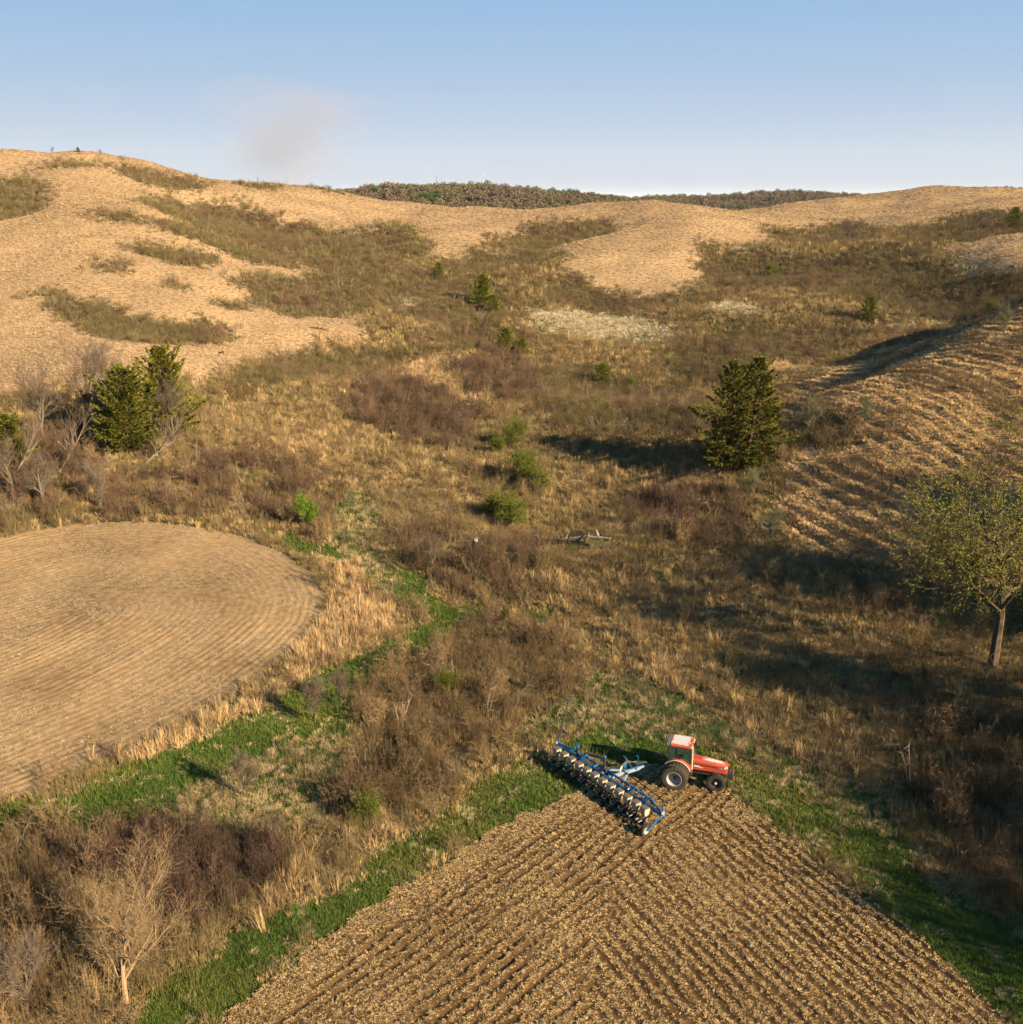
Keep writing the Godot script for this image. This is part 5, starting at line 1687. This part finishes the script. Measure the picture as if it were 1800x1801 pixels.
# one plant for every sp x sp metres; the farther away, the larger the clump one plant stands for
func grow_at(x: float, z: float, sp: float, far: float) -> void:
	var spill: float = 0.55 + maxf(0.0, far - 110.0) * 0.018
	var c := cover_at(x + rng.randf_range(-1, 1) * spill, z + rng.randf_range(-1, 1) * spill * 1.3)
	if in_field(x, z) > 0:
		return
	if c == 11 or c == 12:
		c = 3 if x > -14.0 else 9
	if Vector2(x, z).distance_squared_to(Vector2(6.2, -95.0)) < 11.0:
		c = 6
	if far < 112.0 and (c == 1 or c == 7 or c == 13) and noise_b.get_noise_2d(x * 1.15 + 17.0, z * 1.15) + 0.5 * noise_c.get_noise_2d(x * 0.8, z * 0.8) < -0.20:
		c = 2
	var at := Vector3(x, ground_height(x, z), z)
	var g: float = pow(sp / 0.30, 0.85)
	var m: float = 1.0 + 0.16 * noise_a.get_noise_2d(x + 300.0, z) + 0.14 * noise_b.get_noise_2d(x * 1.7, z * 1.7) + rng.randf_range(-0.16, 0.16)
	var patch: float = noise_b.get_noise_2d(x * 0.6 - 90.0, z * 0.6)
	var patch2: float = noise_a.get_noise_2d(x * 1.2 + 40.0, z * 1.2 - 200.0)
	var area := sp * sp
	var r := rng.randf()
	var clump: float = noise_c.get_noise_2d(x * 0.9 + 7.0, z * 0.9)
	var tall: float = rng.randf_range(0.75, 1.25) * (1.0 + 0.7 * clump)
	var bush: float = rng.randf_range(0.62, 1.45)
	var huddle: float = clampf(0.55 + 2.2 * noise_c.get_noise_2d(x * 0.42 - 60.0, z * 0.42), 0.08, 1.6)
	if (c == 1 or c == 2 or c == 7) and rng.randf() < area * (0.05 if c != 2 else 0.025):
		plant("pale_saplings", at, Vector3.ONE * rng.randf_range(0.5, 1.1), vary(Color(0.33, 0.26, 0.185), rng.randf_range(0.6, 1.2)), 0.35)
	if far > 130.0:
		huddle = 1.0
	match c:
		0, 10:
			var tan := Color(0.485, 0.335, 0.195) if c == 0 else Color(0.54, 0.36, 0.18)
			plant("prairie_grass", at, Vector3(g * 0.72, 0.36 + 0.03 * g, g * 0.72) if c == 0 else Vector3(g * 0.9, 0.44 + 0.06 * g, g * 0.9), vary(tan, m), 0.2)
			if c == 10 and patch > 0.1 and r < 0.35:
				plant("dead_stems", at, Vector3(g, 0.7, g), vary(Color(0.20, 0.14, 0.085), m))
		1, 13:
			var dens := 0.55 if far > 150.0 else 0.6
			if r < area * dens * huddle:
				var s := rng.randf_range(0.6, 1.1) * 0.95
				if patch2 > -0.02 or c == 13:
					plant("budding_brush", at, Vector3(s, s * (0.75 if far > 150.0 else 0.95), s), vary(Color(0.205, 0.16, 0.075), m * bush), 0.15)
				else:
					plant("bare_brush", at, Vector3(s, s * (0.75 if far > 150.0 else 0.95), s), vary(Color(0.215, 0.142, 0.082), m * bush), 0.15)
			elif r < 0.35:
				plant("dead_stems", at, Vector3(g, tall, g), vary(Color(0.18, 0.135, 0.075), m))
			else:
				plant("prairie_grass", at, Vector3(g, 0.8 * g * tall, g), vary(Color(0.20, 0.155, 0.07), m), 0.2)
		2, 9:
			var woody := 0.14 + 0.40 * clampf(patch2 * 3.0, 0.0, 1.0)
			if c == 9:
				woody *= 0.35
			if r < area * woody:
				var s := rng.randf_range(0.5, 1.0)
				plant("bare_brush" if rng.randf() < 0.6 else "budding_brush", at, Vector3(s, s * tall, s), vary(Color(0.26, 0.175, 0.092), m * bush), 0.2)
			elif r < 0.20:
				plant("dead_stems", at, Vector3(g, tall * 0.8, g), vary(Color(0.25, 0.18, 0.095), m))
			elif patch > 0.06 and r < 0.52:
				plant("green_grass", at, Vector3(g, g * 1.4, g), vary(Color(0.135, 0.14, 0.04), m), 0.2)
			elif r < 0.62:
				plant("matted_grass", at, Vector3(g, g * 0.9 * tall, g), vary(Color(0.36, 0.255, 0.125), m), 0.3)
			else:
				plant("prairie_grass", at, Vector3(g, g * 0.85 * tall, g), vary(Color(0.48, 0.335, 0.15) if patch2 > 0.0 else Color(0.30, 0.225, 0.09), m + 0.3 * clump), 0.3)
			if c == 9 and noise_c.get_noise_2d(x * 0.6, z * 0.6) > 0.24 and rng.randf() < area * 4.0:
				plant("tall_grass", at, Vector3(1, 0.8 * tall, 1), vary(Color(0.50, 0.335, 0.16), m), 0.2)
		3:
			if noise_c.get_noise_2d(x * 0.7, z * 0.7) > 0.20 and r < 0.22:
				plant("matted_grass", at, Vector3(g, g * 0.7, g) * 0.8, vary(Color(0.42, 0.33, 0.17), m), 0.4)
			else:
				plant("green_grass", at, Vector3(g, g * tall * 1.2, g), vary(Color(0.105, 0.165, 0.028).lerp(Color(0.20, 0.21, 0.05), clampf(patch * 1.5 + 0.3, 0.0, 1.0)), m), 0.3)
		4:
			if r < 0.22 + patch:
				plant("green_grass", at, Vector3(g, g, g), vary(Color(0.17, 0.18, 0.06), m), 0.3)
			else:
				plant("matted_grass", at, Vector3(g, g * 0.6, g), vary(Color(0.64, 0.52, 0.33), m + 0.3 * clump), 0.3)
		5:
			plant("tall_grass" if r < 0.55 else "prairie_grass", at, Vector3(g, tall * 0.78, g), vary(Color(0.55, 0.365, 0.185), m), 0.22)
		6:
			if noise_c.get_noise_2d(x * 1.5, z * 1.5) + patch * 0.4 + rng.randf_range(-0.4, 0.4) > (0.22 if x > -8.0 else 0.02):
				plant("matted_grass", at, Vector3(g, g * tall, g) * 0.85, vary(Color(0.42, 0.32, 0.155), m), 0.5)
			elif r < 0.12:
				plant("dead_stems", at, Vector3(g, tall * 0.7, g), vary(Color(0.28, 0.2, 0.12), m))
			else:
				plant("green_grass", at, Vector3(g, g * 1.5, g), vary(Color(0.075, 0.13, 0.028), m), 0.3)
		7, 8:
			var brown := (Color(0.17, 0.108, 0.072) if far > 75.0 else Color(0.20, 0.135, 0.075)) if c == 7 else Color(0.11, 0.07, 0.054)
			if r < area * 0.7 * huddle:
				var s := rng.randf_range(0.55, 1.15)
				plant("bare_brush" if patch2 < 0.16 or c == 8 else "budding_brush", at, Vector3(s, s * tall * 1.05, s), vary(brown, m * bush), 0.2)
			elif r < 0.26:
				plant("dead_stems", at, Vector3(g, tall, g), vary(brown, m))
			elif patch > 0.0 and r < 0.75:
				plant("green_grass", at, Vector3(g, g * 1.5, g), vary(Color(0.08, 0.115, 0.028), m), 0.3)
			else:
				plant("prairie_grass", at, Vector3(g, g * tall, g), vary(Color(0.25, 0.175, 0.085), m), 0.3)

func litter() -> void:
	# corn residue on the near field, thickest on the crowns between the rows
	var step := 0.112
	var z := -57.0
	while z < -33.0:
		var half: float = -z * 0.53 + 5.0
		var x := maxf(-18.0, -half)
		while x < minf(26.0, half):
			var px := x + rng.randf_range(-0.5, 0.5) * step
			var pz := z + rng.randf_range(-0.5, 0.5) * step
			x += step
			if in_field(px, pz) != 1:
				continue
			var row := near_row(px, pz)
			if rng.randf() > 0.14 + (0.86 + 0.4 * noise_b.get_noise_2d(px * 2.0, pz * 2.0)) * pow(row, 1.7):
				continue
			var m: float = 1.0 + rng.randf_range(-0.35, 0.25) + 0.25 * noise_a.get_noise_2d(px * 2.0, pz * 2.0)
			plant("corn_residue", Vector3(px, grid_height(px, pz) + near_height(px, pz) + 0.012, pz), Vector3.ONE * rng.randf_range(0.42, 0.9), vary(Color(0.57, 0.39, 0.18), m * (1.35 if rng.randf() < 0.12 else 0.95)), 0.22)
		z += step
	# flecks on the tilled field
	for k in 80000:
		var px := rng.randf_range(-60.0, -15.0)
		var pz := rng.randf_range(-99.0, -50.0)
		if in_field(px, pz) != 2 or rng.randf() > 0.55 + 0.9 * noise_b.get_noise_2d(px * 0.8, pz * 0.8):
			continue
		plant("chaff", Vector3(px, grid_height(px, pz) + left_height(px, pz) + 0.01, pz), Vector3(1.0, 0.7, 1.0) * rng.randf_range(0.5, 1.1), vary(Color(0.58, 0.45, 0.29), rng.randf_range(0.6, 1.15)), 0.2)
